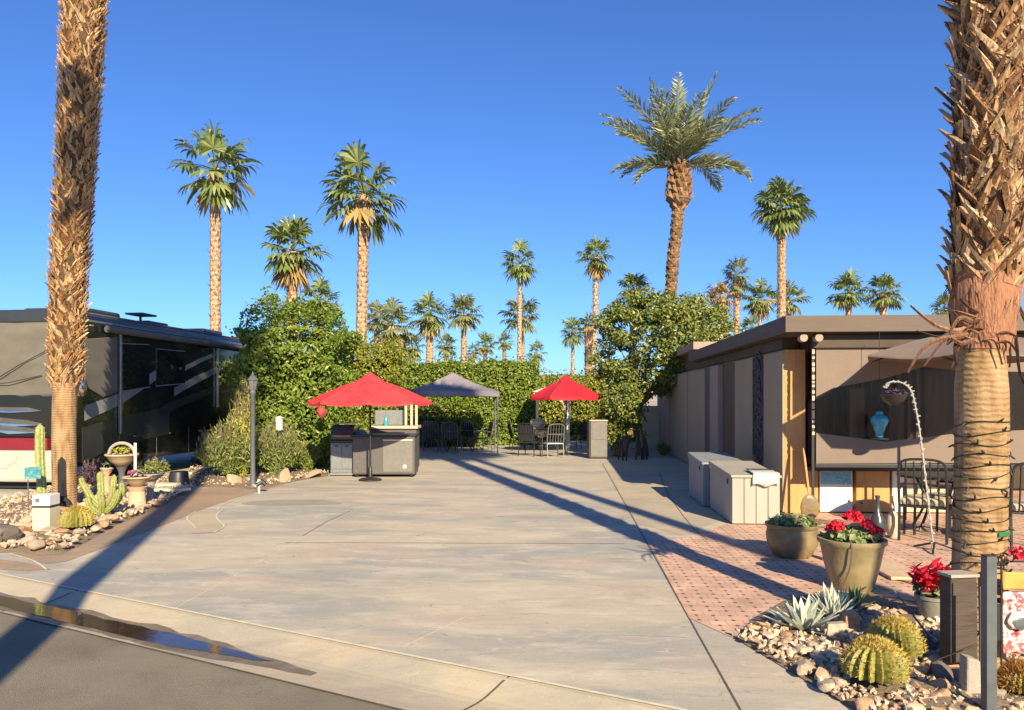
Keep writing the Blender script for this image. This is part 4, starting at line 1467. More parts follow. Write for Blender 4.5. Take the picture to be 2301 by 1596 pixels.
# ------------------------------------------------------------------ motorhome
def motorhome():
    O = W((160 - CXD) / FD * 14.0, 14.0); rz = R(-2.5)
    t = thing('motorhome', 'long black motorhome with silver swooshes and covered windscreen, parked at the left', 'motorhome', O, rz)
    M = Matrix.Rotation(-rz, 4, 'Z')
    def lo(p): return M @ (Vector(p) - O)
    nx = Matrix.Rotation(rz, 3, 'Z') @ Vector((1, 0, 0)); ny = Matrix.Rotation(rz, 3, 'Z') @ Vector((0, -1, 0))
    def S(dx, dy, pr=0.0): p = lo(on_plane(dx, dy, O, nx)); p.x += pr; return p
    def Fp(dx, dy, pr=0.0): p = lo(on_plane(dx, dy, O, ny)); p.y -= pr; return p
    Wd, Ln, Ht = 2.55, 11.3, 3.38
    m = MB(); m.box(-Wd, 0, .42, 0, Ln, Ht)
    body = m.build('body', 'rv_black', t, local=True, bevel=.11)
    m = MB(); m.box(-Wd + .12, .15, Ht - .005, -.12, Ln - .1, Ht + .05)
    m.build('roof', 'rv_roof', t, local=True, bevel=.03)
    m = MB(); m.box(-Wd + .02, -.05, Ht - .24, -.03, .3, Ht + .03)
    m.build('front_cap', 'rv_grey', t, local=True, bevel=.05)
    # fabric windscreen cover with sagging folds
    m = MB(); nx_, nz_ = 26, 18; v = []
    for j in range(nz_ + 1):
        for i in range(nx_ + 1):
            u, w = i / nx_, j / nz_
            x = -Wd + .02 + (Wd + .02) * u
            z = 1.80 + 1.36 * w - .06 * math.sin(PI * u) * (1 - w)
            wr = .035 * noise.noise(Vector((u * 3 + w * 4, w * 6 - u * 5, 1.3))) + .02 * noise.noise(Vector((u * 9, w * 9, 4)))
            y = -.05 - .05 * math.sin(PI * w) + wr
            if u > .93: y += ((u - .93) / .07) ** 2 * .2
            v.append((x, y, z))
    f = [(j * (nx_ + 1) + i, j * (nx_ + 1) + i + 1, (j + 1) * (nx_ + 1) + i + 1, (j + 1) * (nx_ + 1) + i) for j in range(nz_) for i in range(nx_)]
    m.add(v, f)
    o = m.build('windscreen_cover', 'rv_cover', t, local=True, smooth=True)
    s_ = o.modifiers.new('thick', 'SOLIDIFY'); s_.thickness = .01
    m = MB()
    m.tube([(-1.5, -.13, 2.05), (-.95, -.15, 2.35), (-.4, -.14, 2.62), (-.1, -.12, 2.72)], .008, 5)
    m.tube([(-2.4, -.12, 1.98), (-1.2, -.14, 2.02), (-.5, -.13, 2.16)], .008, 5)
    m.build('wiper', 'black_metal', t, local=True)
    m = MB(); m.box(-Wd + .03, -.06, .99, -.05, .1, 1.80)
    m.build('grille', 'dark_glass', t, local=True, bevel=.03)
    for k, (z0, z1) in enumerate(((1.33, 1.26), (1.20, 1.12), (1.52, 1.50))):
        m = MB()
        a = [(-2.3, -.085, z0), (-1.5, -.09, z0 + .05), (-.8, -.09, z1 + .06), (-.52, -.085, z1)]
        b = [(-.6, -.085, z1 - .03), (-1.2, -.09, z1 - .06), (-1.7, -.09, z0 - .05), (-2.3, -.085, z0 - .05)]
        if k == 2: b = [(q[0], q[1], q[2] + .02) for q in b]
        m.extr(a + b, (0, .03, 0))
        m.build('chrome_trim', 'chrome', t, local=True)
    m = MB(); m.box(-Wd + .02, -.10, .76, -.42, .12, .99)
    m.build('red_band', 'rv_red', t, local=True, bevel=.025)
    m = MB(); m.box(-Wd, -.16, .16, -.02, .2, .757)
    bump = m.build('bumper', 'rv_white', t, local=True, bevel=.06)
    m = MB(); m.extr([(-1.9, -.165, .62), (-.95, -.165, .66), (-1.0, -.165, .55), (-1.2, -.165, .42), (-1.8, -.165, .42)], (0, -.012, 0))
    m.build('number_plate', 'rv_white', bump, local=True, bevel=.006)
    m = MB(); m.box(-Wd + .1, .05, .03, -.1, .3, .16)
    m.build('undertray', 'rubber', t, local=True)
    m = MB(); m.box(-.30, -.12, .78, -.03, .15, 1.16)
    hl = m.build('headlight', 'rv_white', t, local=True, bevel=.05)
    m = MB(); m.lathe([(.001, 0), (.07, 0), (.085, .03)], 16)
    m.v = [(x - .16, -.13 - z, y + .98) for x, y, z in m.v]
    m.build('lens', 'chrome', hl, local=True)
    # side: cab window with its grey shade, swooshes, slide-out frame, bays
    m = MB(); m.extr([S(188, 762), S(262, 757), S(262, 880), S(230, 893), S(188, 868)], (.03, 0, 0))
    m.build('cab_window_shade', 'rv_cover', t, local=True, bevel=.02)
    m = MB(); m.extr([S(272, 772), S(335, 775), S(335, 870), S(272, 880)], (.012, 0, 0))
    m.build('window', 'dark_glass', t, local=True, bevel=.004)
    for a0, b0, a1, b1 in ((272, 772, 335, 775), (272, 880, 335, 870), (350, 784, 415, 790), (350, 868, 415, 862)):
        m = MB(); m.tube([S(a0, b0, .014), S(a1, b1, .014)], .012, 5); m.build('window_trim', 'rv_silver', t, local=True)
    m = MB(); m.extr([S(350, 784), S(415, 790), S(415, 862), S(350, 868)], (.012, 0, 0))
    m.build('window', 'dark_glass', t, local=True, bevel=.004)
    sw = [[(190, 912), (270, 884), (340, 838), (392, 806), (385, 822), (340, 862), (270, 910), (190, 946)],
          [(392, 872), (440, 845), (527, 808), (527, 818), (440, 862), (392, 890)],
          [(400, 830), (450, 805), (527, 775), (527, 781), (450, 815), (400, 842)],
          [(300, 958), (380, 905), (527, 850), (527, 862), (380, 925), (300, 985)]]
    for k, pl in enumerate(sw):
        m = MB(); m.extr([S(a, b) for a, b in pl], (.006, 0, 0))
        m.build('swoosh', 'rv_silver' if k != 3 else 'rv_grey', t, local=True)
    for pl in ([(184, 962), (262, 938), (262, 1002), (184, 1042)], [(275, 934), (380, 915), (380, 975), (275, 1000)]):
        m = MB(); m.extr([S(a, b) for a, b in pl], (.010, 0, 0))
        m.build('bay_door', 'rv_grey', t, local=True, bevel=.006)
    m = MB(); m.tube([(.1, .9, 3.12), (.1, 9.6, 3.12)], .075, 10)
    aw = m.build('awning_roll', 'rv_roof', t, local=True, smooth=True)
    for dx in (266, 486):
        a = S(dx, 735); b = S(dx, 975 if dx < 300 else 915)
        m = MB(); m.box(.01, a.y - .03, b.z, .07, a.y + .03, 3.1)
        m.build('awning_arm', 'steel', t, local=True, bevel=.006)
    for k in range(7):
        m = MB(); m.box(.002, 1.4 + k * 1.32, .46, .006, 1.415 + k * 1.32, 1.05); m.build('bay_seam', 'rv_silver', t, local=True)
        m = MB(); m.box(.004, 1.9 + k * 1.32, .92, .03, 2.05 + k * 1.32, .955); m.build('bay_handle', 'chrome', t, local=True, bevel=.004)
    m = MB(); m.box(.002, .05, 3.22, .02, 11.2, 3.26); m.build('gutter_trim', 'rv_silver', t, local=True)
    for y in (.5, 4.2, 8.0):
        m = MB(); m.box(.003, y, 3.14, .025, y + .1, 3.17); m.build('marker_light', 'wood', t, local=True, bevel=.004)
    # mirror
    m = MB(); m.tube([(0, .12, 2.35), (.18, -.05, 2.3), (.26, -.1, 2.12)], .03, 8); m.blob((.28, -.12, 1.95), .09, .12, .2, 3, .05)
    m.build('mirror', 'chrome', t, local=True, smooth=True)
    for (y0, y1, h) in ((.9, 2.0, .13), (3.0, 3.8, .09), (5.4, 6.4, .14), (7.4, 8.2, .09)):
        m = MB(); m.box(-1.75, y0, Ht + .052, -.35, y1, Ht + .052 + h)
        m.build('roof_unit', 'rv_grey', t, local=True, bevel=.06)
    m = MB(); m.box(-.5, 2.35, Ht + .2, -.1, 2.9, Ht + .24); m.tube([(-.3, 2.6, Ht + .04), (-.3, 2.6, Ht + .2)], .03, 6)
    m.build('antenna', 'black_metal', t, local=True)
    for y in (2.0, 8.3):
        m = MB(); m.lathe([(.14, -.28), (.42, -.28), (.46, -.2), (.46, -.04), (.42, .015), (.25, .015), (.22, -.03), (.05, -.03)], 28)
        m.v = [(z - .02, y + x, yy + .47) for x, yy, z in m.v]
        w = m.build('wheel', 'rubber', t, local=True, smooth=True)
        m = MB(); m.lathe([(.05, -.05), (.235, -.025), (.24, .018), (.1, .03), (.02, .03)], 20)
        m.v = [(z - .02, y + x, yy + .47) for x, yy, z in m.v]
        m.build('rim', 'chrome', w, local=True, smooth=True)
motorhome()

# ------------------------------------------------------------------ house
def house():
    X0, Y0 = 3.3, 11.55
    t = thing('house', 'low flat roofed tan garden house with an open bar front', 'house', (X0, Y0, 0))
    YF = 18.9
    def yy(dx):
        q = (dx - CXD) / FD
        return (X0 / (q * cs - sn)) * (q * sn + cs)
    edges = [1478, 1494, 1507, 1546, 1592, 1606, 1625, 1655, 1697, 1720, 1764]
    ys = [yy(e) for e in edges]
    m = MB(); m.box(X0 + .02, Y0 + .06, 0, X0 + .25, ys[2], 2.47); m.build('wall', 'wall_tan', t)
    m = MB(); m.box(X0 + .02, ys[2], 0, X0 + .25, 25.5, 2.35); m.build('wall', 'wall_panel', t)
    def pan(i, j, x, mat, name='wall_panel', z0=.02, z1=2.44):
        m = MB(); m.box(X0 - x, ys[j] + .012, z0, X0 + .018, ys[i] - .012, z1)
        return m.build(name, mat, t, bevel=.006)
    pan(0, 1, .02, 'wall_panel', z1=2.3); pan(1, 2, .035, 'wall_panel', z1=2.3); pan(3, 2, .03, 'wall_panel') if False else pan(2, 3, .03, 'wall_panel')
    pan(3, 4, .012, 'wall_panel')
    pan(4, 5, .09, 'pilaster', 'pilaster'); pan(5, 6, .11, 'wall_pink', 'pilaster'); pan(6, 7, .008, 'brown_wall', 'recess')
    pan(7, 8, .035, 'wall_panel'); pan(9, 10, .035, 'wall_panel')
    # scrolled metal trellis between two panels
    m = MB(); rd = random.Random(4)
    ya, yb = ys[9] + .02, ys[8] - .02
    for s_ in (ya, yb): m.box(X0 - .05, s_ - .012, .75, X0 - .02, s_ + .012, 2.42)
    zc = .8
    while zc < 2.4:
        c = Vector((X0 - .035, ya + (yb - ya) * rd.uniform(.35, .65), zc)); r0 = (yb - ya) * .42
        sg = 1 if rd.random() < .5 else -1
        m.tube([c + Vector((0, sg * r0 * (1 - k / 16) * math.cos(k * .55), r0 * (1 - k / 16) * math.sin(k * .55))) for k in range(15)], .016, 5)
        m.tube([c + Vector((0, -sg * r0, -.06)), c + Vector((0, sg * r0 * .3, .09))], .014, 5)
        zc += .115
    m.build('scroll_trellis', 'trellis', t)
    m = MB(); m.box(X0 - .012, ya - .01, .3, X0 + .016, yb + .01, 2.44); m.build('recess', 'pilaster', t)
    # corner post, plate beam, roof
    m = MB(); m.box(X0 + .0, Y0 - .10, .004, X0 + .30, Y0 + .055, 2.46); m.build('corner_post', 'wood', t, bevel=.008)
    m = MB(); m.box(X0 - .02, Y0 + .0, 2.475, X0 + .2, YF - .1, 2.635); m.build('plate_beam', 'soffit', t, bevel=.005)
    m = MB(); m.box(X0 + .26, Y0 - .06, 2.475, 11.2, Y0 + .1, 2.635); m.build('plate_beam', 'soffit', t, bevel=.005)
    XR0, YR0 = 3.10, 10.72
    m = MB(); m.box(XR0 + .05, YR0 + .05, 2.64, 11.5, YF, 2.80); m.build('roof', 'soffit', t)
    m = MB(); m.box(XR0 - .002, YR0 - .002, 2.655, 11.5, YR0 + .046, 2.885); m.build('fascia', 'fascia', t, bevel=.004)
    m = MB(); m.box(XR0 - .002, YR0 + .05, 2.655, XR0 + .046, YF, 2.885); m.build('fascia', 'pilaster', t, bevel=.004)
    for k in range(2):
        xb = XR0 + .27 + .21 * k
        m = MB(); m.tube([(xb, YR0 + .06, 2.578), (xb, YR0 + .19, 2.578)], .055, 14); m.build('rafter_end', 'wall_pink', t, smooth=True)
    # second, slightly higher roof on the far part
    m = MB(); m.box(XR0 + .12, YF + .05, 2.97, 10, 26.5, 3.16); m.build('roof', 'wall_pink', t, bevel=.01)
    m = MB(); m.box(XR0 + .35, YF + .3, 2.3, 9.5, 26.2, 2.965); m.build('wall', 'brown_wall', t)
    # open front
    yF = Y0 + .02
    n = Vector((0, -1, 0)); Of = Vector((X0, yF, 0))
    def Q(dx, dy): return on_plane(dx, dy, Of, n)
    xl, xr, xe = X0 + .30, Q(2150, 900).x, 11.0
    yS = 10.95
    Os = Vector((X0, yS, 0))
    def QS(dx, dy): return on_plane(dx, dy, Os, n)
    xs0, xs1 = QS(1834, 900).x, 6.9
    zs0, zs1 = QS(1834, 1041).z, 2.44
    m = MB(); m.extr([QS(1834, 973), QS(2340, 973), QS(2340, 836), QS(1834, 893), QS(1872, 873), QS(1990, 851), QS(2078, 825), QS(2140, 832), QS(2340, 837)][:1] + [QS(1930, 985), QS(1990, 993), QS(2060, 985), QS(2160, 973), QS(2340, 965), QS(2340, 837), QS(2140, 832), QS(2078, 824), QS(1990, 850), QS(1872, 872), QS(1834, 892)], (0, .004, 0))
    sc_ = m.build('parasol_shadow_pane', 'screen_shadow', t, fix=True)  # pane cut to the outline of the tan parasol's shadow
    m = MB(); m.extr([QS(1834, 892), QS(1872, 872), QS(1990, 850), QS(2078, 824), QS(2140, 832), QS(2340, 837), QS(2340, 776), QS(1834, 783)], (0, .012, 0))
    m.build('screen_above_shadow', 'tan_cloth', t)
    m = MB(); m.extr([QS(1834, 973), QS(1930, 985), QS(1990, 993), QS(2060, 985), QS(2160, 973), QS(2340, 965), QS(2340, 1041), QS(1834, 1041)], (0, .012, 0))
    m.build('screen_below_shadow', 'tan_cloth', t)
    m = MB(); m.box(xs0 - .02, yS - .03, zs0 - .06, xs1, yS + .03, zs0 - .002); m.build('screen_rail', 'black_metal', sc_, bevel=.006)
    m = MB(); m.box(xs0 - .05, yS - .05, zs1 + .002, xs1, yS + .05, 2.632); m.build('screen_case', 'soffit', sc_, bevel=.006)
    a = QS(1827, 0)
    m = MB(); m.box(a.x - .02, yS - .02, .004, a.x + .012, yS + .012, 2.44); m.build('frame_bar', 'black_metal', t)
    m = MB(); q = QS(2036, 0); m.box(q.x - .012, yS + .012, .004, q.x + .012, yS + .03, zs0 + .28); m.build('frame_bar', 'black_metal', t)
    yF0 = yS
    m = MB()
    rd = random.Random(8); z = 1.2
    while z < 2.4:
        h = rd.uniform(.03, .12); m.box(a.x - .024, yS - .034, z, a.x + .014, yS - .022, z + h); z += h + rd.uniform(.01, .05)
    m.build('light_strip', 'cushion', t, bevel=.004)
    m = MB(); m.box(xl, yF - .09, .645, xr + .2, yF + .5, .70); m.build('bar_top', 'black_metal', t, bevel=.006)
    # cabinet run below the bar
    def front(d0, d1, mat, name, pr=.02, z0=.02, z1=.635, bev=.006):
        m = MB(); m.box(Q(d0, 0).x, yF - pr, z0, Q(d1, 0).x, yF + .45, z1); return m.build(name, mat, t, bevel=bev)
    front(1803, 1838, 'wood', 'cabinet_panel', .01)
    fr = front(1841, 1914, 'white_paint', 'fridge_door', .03)
    m = MB(); m.box(Q(1843, 0).x, yF - .036, .44, Q(1911, 0).x, yF - .031, .625); m.build('door_shade_panel', 'door_shade', fr)  # shade on the upper fridge door, painted as a thin blue panel
    m = MB(); m.lathe([(.004, 0), (.016, .004), (.016, .02)], 12); c = Q(1906, 1125); m.v = [(x + c.x, yF - .032 - z, y + c.z) for x, y, z in m.v]; m.build('knob', 'black_metal', fr)
    wd_ = front(1923, 1998, 'wood', 'cabinet_door', .02)
    m = MB(); m.lathe([(.004, 0), (.014, .004), (.014, .02)], 12); c = Q(1934, 1130); m.v = [(x + c.x, yF - .022 - z, y + c.z) for x, y, z in m.v]; m.build('knob', 'black_metal', wd_)
    front(2004, 2035, 'white_paint', 'cabinet_panel', .02)
    front(2038, 2160, 'cushion', 'cabinet_panel', .0)
    # inside
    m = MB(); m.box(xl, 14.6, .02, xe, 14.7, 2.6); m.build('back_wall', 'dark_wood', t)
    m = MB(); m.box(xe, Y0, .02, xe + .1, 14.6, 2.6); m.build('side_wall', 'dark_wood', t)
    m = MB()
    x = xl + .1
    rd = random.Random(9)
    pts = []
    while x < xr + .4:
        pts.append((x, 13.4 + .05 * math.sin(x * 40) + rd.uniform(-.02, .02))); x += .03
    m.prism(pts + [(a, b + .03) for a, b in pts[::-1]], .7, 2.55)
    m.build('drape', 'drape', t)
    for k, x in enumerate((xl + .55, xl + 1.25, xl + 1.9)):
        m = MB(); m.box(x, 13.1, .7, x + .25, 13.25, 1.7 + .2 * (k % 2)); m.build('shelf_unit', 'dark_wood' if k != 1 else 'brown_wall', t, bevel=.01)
house()

# ------------------------------------------------------------------ parasols, canopies
def parasol(name, label, base, r, z_edge, z_top, mat, pole='black_metal', n=8, group=None, pole_r=.022, base_r=.26, rot=0.0, val=.065, vent=True, off_=(0, 0)):
    t = thing(name, label, 'parasol', base, 0, group)
    b = Vector(base)
    m = MB(); v, f = [], []
    rings = 7; sub = 6; tot = n * sub
    cx, cy = b.x + off_[0], b.y + off_[1]
    for i in range(rings + 1):
        q = .12 + .88 * i / rings
        for j in range(tot):
            a = 2 * PI * j / tot + rot
            seg = (j % sub) / sub
            rib = math.cos(PI / n) / math.cos((seg - .5) * 2 * PI / n)   # flat panel between ribs
            rr = r * q * rib / 1.0
            z = z_top + (z_edge - z_top) * (q ** .92) - .06 * q * math.sin(PI * seg) + .045 * math.sin(PI * q) + .012 * noise.noise(Vector((a * 3, q * 5, r)))
            v.append((cx + rr * math.cos(a), cy + rr * math.sin(a), z))
    o0 = rings * tot
    for j in range(tot):
        x, y, z = v[o0 + j]
        v.append((cx + (x - cx) * 1.005, cy + (y - cy) * 1.005, z - val * (.85 + .15 * math.cos(j * 2 * PI / sub))))
    for i in range(rings + 1):
        for j in range(tot):
            f.append((i * tot + j, i * tot + (j + 1) % tot, (i + 1) * tot + (j + 1) % tot, (i + 1) * tot + j))
    m.add(v, f)
    can = m.build('canopy', mat, t)
    s_ = can.modifiers.new('thick', 'SOLIDIFY'); s_.thickness = .006
    if vent:
        m = MB(); v, f = [], []
        for i, (q, dz) in enumerate(((.005, .10), (.12, .055), (.24, -.005))):
            for j in range(tot):
                a = 2 * PI * j / tot + rot
                z = z_top + dz + (z_edge - z_top) * (q ** .92) * .8
                v.append((cx + r * q * math.cos(a), cy + r * q * math.sin(a), z))
        for i in range(2):
            for j in range(tot): f.append((i * tot + j, i * tot + (j + 1) % tot, (i + 1) * tot + (j + 1) % tot, (i + 1) * tot + j))
        m.add(v, f)
        vt = m.build('vent', mat, can)
        s_ = vt.modifiers.new('thick', 'SOLIDIFY'); s_.thickness = .006
    m = MB(); m.tube([(b.x, b.y, b.z + .02), (b.x, b.y, z_top + .02)], pole_r, 10)
    m.build('pole', pole, t, smooth=True)
    for j in range(n):
        a = 2 * PI * j / n + rot
        m = MB()
        m.tube([(cx, cy, z_top - .03), (cx + r * .98 * math.cos(a), cy + r * .98 * math.sin(a), z_edge - .02)], .009, 5)
        m.tube([(cx, cy, z_top - (z_top - z_edge) * 1.05 - .1), (cx + r * .5 * math.cos(a), cy + r * .5 * math.sin(a), z_top + (z_edge - z_top) * .5 - .02)], .007, 5)
        m.build('rib', pole, t)
    m = MB(); m.lathe([(base_r, 0.006), (base_r, .03), (base_r * .8, .05), (.05, .075), (.035, .28), (.02, .3)], 24, (b.x, b.y, b.z))
    m.build('base', pole, t, smooth=True)
    return t

b = G(832, 1080)
parasol('parasol', 'bright red parasol standing over the grill and the charcoal storage box', b, 1.29, 1.68, 2.2, 'red_cloth', rot=.2, n=8, base_r=.24)
b = G(1272, 1022)
Z2 = ZG(1022)
parasol('parasol', 'deep red parasol over the black chairs, near the white framed shelter', b, 1.14, 1.83, 2.40, 'red_cloth_deep', rot=.35, n=8, val=.11)
b = W((2168 - CXD) / FD * 9.55, 9.55)
parasol('parasol', 'tan parasol under the roof edge, half hidden behind the near right palm', b, 1.27, 2.27, 2.58, 'tan_cloth', rot=.12, n=6, val=.02, base_r=.22)

def canopy(name, label, c, hx, hy, z_e, z_t, mat, post_mat, rz, val=.12, hang=None, cat='gazebo'):
    t = thing(name, label, cat, c, rz)
    m = MB(); v, f = [], []
    n = 10
    # hip roof, each slope sagging slightly
    corners = [(-hx, -hy), (hx, -hy), (hx, hy), (-hx, hy)]
    for s_ in range(4):
        a = Vector((*corners[s_], z_e)); b = Vector((*corners[(s_ + 1) % 4], z_e)); p = Vector((0, 0, z_t))
        o = len(v)
        for i in range(n + 1):
            for j in range(n + 1):
                q = a.lerp(b, j / n).lerp(p, (i / n) * .995)
                q.z -= .06 * math.sin(PI * i / n) * (1) + .03 * math.sin(PI * j / n) * math.sin(PI * i / n)
                v.append(q)
        for i in range(n):
            for j in range(n): f.append((o + i * (n + 1) + j, o + i * (n + 1) + j + 1, o + (i + 1) * (n + 1) + j + 1, o + (i + 1) * (n + 1) + j))
        o = len(v)
        for j in range(n + 1):
            q = a.lerp(b, j / n)
            v += [q, q * 1.0 + Vector((q.x * .004, q.y * .004, -val - .015 * math.sin(j * 2.1)))]
        for j in range(n): f.append((o + 2 * j, o + 2 * j + 2, o + 2 * j + 3, o + 2 * j + 1))
    m.add(v, f)
    o = m.build('canopy', mat, t, local=True)
    s_ = o.modifiers.new('thick', 'SOLIDIFY'); s_.thickness = .008
    for x, y in corners:
        m = MB()
        m.box(x * .97 - .022, y * .97 - .022, 0.01, x * .97 + .022, y * .97 + .022, z_e)
        x2, y2 = x * .97, y * .90
        m.box(x2 - .015, y2 - .015, 0.01, x2 + .015, y2 + .015, z_e)
        for k in range(6):
            z = .3 + k * (z_e - .5) / 5
            m.tube([(x * .97, y * .97, z), (x2, y2, z + .08)], .01, 5)
        m.build('post', post_mat, t, local=True)
    m = MB()
    for s_ in range(4):
        a, b = corners[s_], corners[(s_ + 1) % 4]
        m.tube([(a[0] * .96, a[1] * .96, z_e - .03), (b[0] * .96, b[1] * .96, z_e - .03)], .02, 6)
    m.build('frame', post_mat, t, local=True)
    return t
c = W((1018 - CXD) / FD * 24.8, 24.8)
canopy('gazebo', 'square gazebo with a faded slate blue canopy on dark posts, before the back hedge', c, 1.48, 1.35, 1.98, 2.62, 'navy_cloth', 'post_grey', YAW + R(3), val=.16)

def white_shelter():
    Z = 26.0
    a = P(1207, 0, Z); b_ = P(1277, 0, Z)
    c = (a + b_) / 2; c.z = 0
    t = thing('shelter', 'small white framed shelter with curved brackets behind the deep red parasol', 'shelter', c, YAW)
    hx = (b_ - a).length / 2
    zt = HC - (889 - HYD) / FD * Z
    for x in (-hx, hx):
        for y in (0, 1.4):
            m = MB(); m.box(x - .05, y - .05, .01, x + .05, y + .05, zt); m.build('post', 'white_paint' if x > 0 else 'black_metal', t, local=True, bevel=.008)
    m = MB(); m.box(-hx - .12, -.08, zt - .14, hx + .1, -.055, zt + .10); m.box(-hx - .12, 1.45, zt - .14, hx + .1, 1.48, zt + .1); m.build('beam', 'white_paint', t, local=True, bevel=.006)
    m = MB()
    for s_ in (1,):
        m.extr([(s_ * hx - .05, -.05, zt - .14), (s_ * hx - .38, -.05, zt - .14), (s_ * hx - .2, -.05, zt - .26), (s_ * hx - .12, -.05, zt - .55), (s_ * hx - .07, -.05, zt - 1.3), (s_ * hx - .05, -.05, zt - 1.5)], (0, .03, 0))
    m.build('tied_curtain', 'cushion', t, local=True)
    m = MB(); m.add([(-hx - .2, -.15, zt + .12), (hx + .15, -.15, zt + .12), (hx + .15, 1.6, zt + .12), (-hx - .2, 1.6, zt + .12), (0, .7, zt + .38)], [(0, 1, 4), (1, 2, 4), (2, 3, 4), (3, 0, 4), (0, 3, 2, 1)])
    m.build('roof', 'white_paint', t, local=True)
white_shelter()

# ------------------------------------------------------------------ grill, storage box, counter
def grill():
    O = G(768, 1070)
    t = thing('grill', 'grey cabinet gas grill with a dark lid, left of the charcoal storage box', 'grill', O, YAW)
    w = .255
    m = MB(); m.box(-w, 0, .07, w, .52, .74); m.build('cabinet', 'grill_grey', t, local=True, bevel=.012)
    for s_ in (-1, 1):
        m = MB(); m.box(s_ * .125 - .115, -.015, .16, s_ * .125 + .115, .004, .70)
        d = m.build('door', 'grill_grey', t, local=True, bevel=.005)
        m = MB(); m.box(s_ * .115 - .035, -.03, .655, s_ * .115 + .035, -.0155, .68); m.build('handle', 'black_metal', d, local=True)
    m = MB(); m.box(-w - .01, -.02, .02, w + .01, .5, .068); m.build('plinth', 'steel', t, local=True, bevel=.006)
    m = MB(); m.box(-w - .02, -.03, .742, w + .02, .54, .80); m.build('control_panel', 'black_metal', t, local=True, bevel=.008)
    m = MB()
    pr = [(.0, .81), (-.01, .90), (.03, 1.02), (.12, 1.10), (.28, 1.14), (.42, 1.12), (.52, 1.0), (.52, .81)]
    m.extr([(-w + .0, y, z) for y, z in pr], (2 * w, 0, 0))
    lid = m.build('lid', 'grill_lid', t, local=True, bevel=.01)
    m = MB(); m.tube([(-w + .05, -.05, .9), (w - .05, -.05, .9)], .014, 8); m.build('handle', 'steel', lid, local=True)
    m = MB(); m.box(w + .022, .05, .76, w + .30, .5, .80); m.build('side_shelf', 'black_metal', t, local=True, bevel=.006)
    m = MB(); m.extr([(-w + .02, .2, 1.15), (w + .1, .2, 1.185), (w + .1, .6, 1.185), (-w + .02, .6, 1.15)], (0, 0, .02)); m.build('top_board', 'tan_top', t, local=True)
    m = MB(); m.blob((w + .14, .26, .92), .15, .18, .11, 2, .15); m.build('folded_cover', 'blue_glass', t, local=True, smooth=True)
grill()

def storage_box():
    Z = ZG(1073) ; O = W((862 - CXD) / FD * Z, Z)
    t = thing('storage_box', 'charcoal woven outdoor bar box with a plain door panel, under the bright red parasol', 'storage box', O, YAW)
    w = 70 * Z / FD; h = .90
    m = MB(); m.box(-w, 0, .06, w, .62, h); m.build('body', 'char_box', t, local=True, bevel=.03)
    m = MB(); m.box(-w * .02, -.014, .12, w * .93, .002, h - .10); d = m.build('door', 'char_box_light', t, local=True, bevel=.006)
    m = MB(); m.box(-w * .02, -.022, h - .095, w * .93, .002, h - .065); m.build('trim', 'cream', t, local=True, bevel=.004)
    m = MB(); m.box(-w * .98, -.012, .1, -w * .46, .002, h - .05); m.build('side_panel', 'char_box', t, local=True, bevel=.006)
    m = MB(); m.lathe([(.003, 0), (.042, .001), (.042, .008), (.003, .011)], 20); m.v = [(x + w * .68, -.0145 - z, y + .24) for x, y, z in m.v]; m.build('badge', 'white_paint', d, local=True)
    m = MB(); m.box(-w - .02, -.02, h + .002, w + .02, .64, h + .04); m.build('lid', 'black_metal', t, local=True, bevel=.01)
    for x in (-w + .08, w - .08):
        m = MB(); m.lathe([(.03, 0.005), (.04, .03), (.03, .058)], 12, (x, .08, 0)); m.build('foot', 'rubber', t, local=True)
storage_box()

def counter():
    Z = 18.2; O = W((884 - CXD) / FD * Z, Z)
    t = thing('counter', 'tan topped outdoor counter with a dark fridge and pale posts behind the storage box', 'counter', O, YAW)
    w = .56
    m = MB(); m.box(-w, 0, .03, w, .6, 1.0); m.build('cabinet', 'char_box', t, local=True, bevel=.01)
    m = MB(); m.box(-w - .06, -.06, 1.002, w + .04, .66, 1.07); m.build('top', 'tan_top', t, local=True, bevel=.012)
    m = MB(); m.box(-w + .05, .25, 1.072, .18, .6, 1.45); m.build('cooker', 'grill_grey', t, local=True, bevel=.03)
    for x in (.26, .40, .52):
        m = MB(); m.box(x - .03, .3, 1.072, x + .03, .36, 1.62); m.build('post', 'cushion', t, local=True, bevel=.006)
    m = MB(); m.lathe([(.05, 0), (.055, .1), (.03, .16), (.02, .25)], 12, (-.2, .12, 1.072)); m.build('bottle', 'blue_glass', t, local=True, smooth=True)
counter()

def tall_cabinet():
    Z = ZG(1031); O = W((1346 - CXD) / FD * Z, Z)
    t = thing('heater_cabinet', 'tall grey brown cabinet on the paving under the citrus tree, left of the house', 'cabinet', O, YAW)
    m = MB(); m.box(-.24, 0, .05, .24, .5, 1.08); m.build('body', 'char_box_light', t, local=True, bevel=.01)
    m = MB(); m.box(-.30, -.03, .04, -.245, .5, 1.12); m.build('side_frame', 'black_metal', t, local=True, bevel=.006)
    m = MB(); m.box(-.30, -.03, 1.085, .26, .52, 1.12); m.build('top', 'cushion', t, local=True, bevel=.006)
    m = MB(); m.box(-.28, -.04, .01, .26, .5, .048); m.build('plinth', 'black_metal', t, local=True, bevel=.005)
    m = MB(); m.box(-.2, -.012, .56, .2, .002, 1.02); m.build('door', 'char_box_light', t, local=True, bevel=.004)
tall_cabinet()

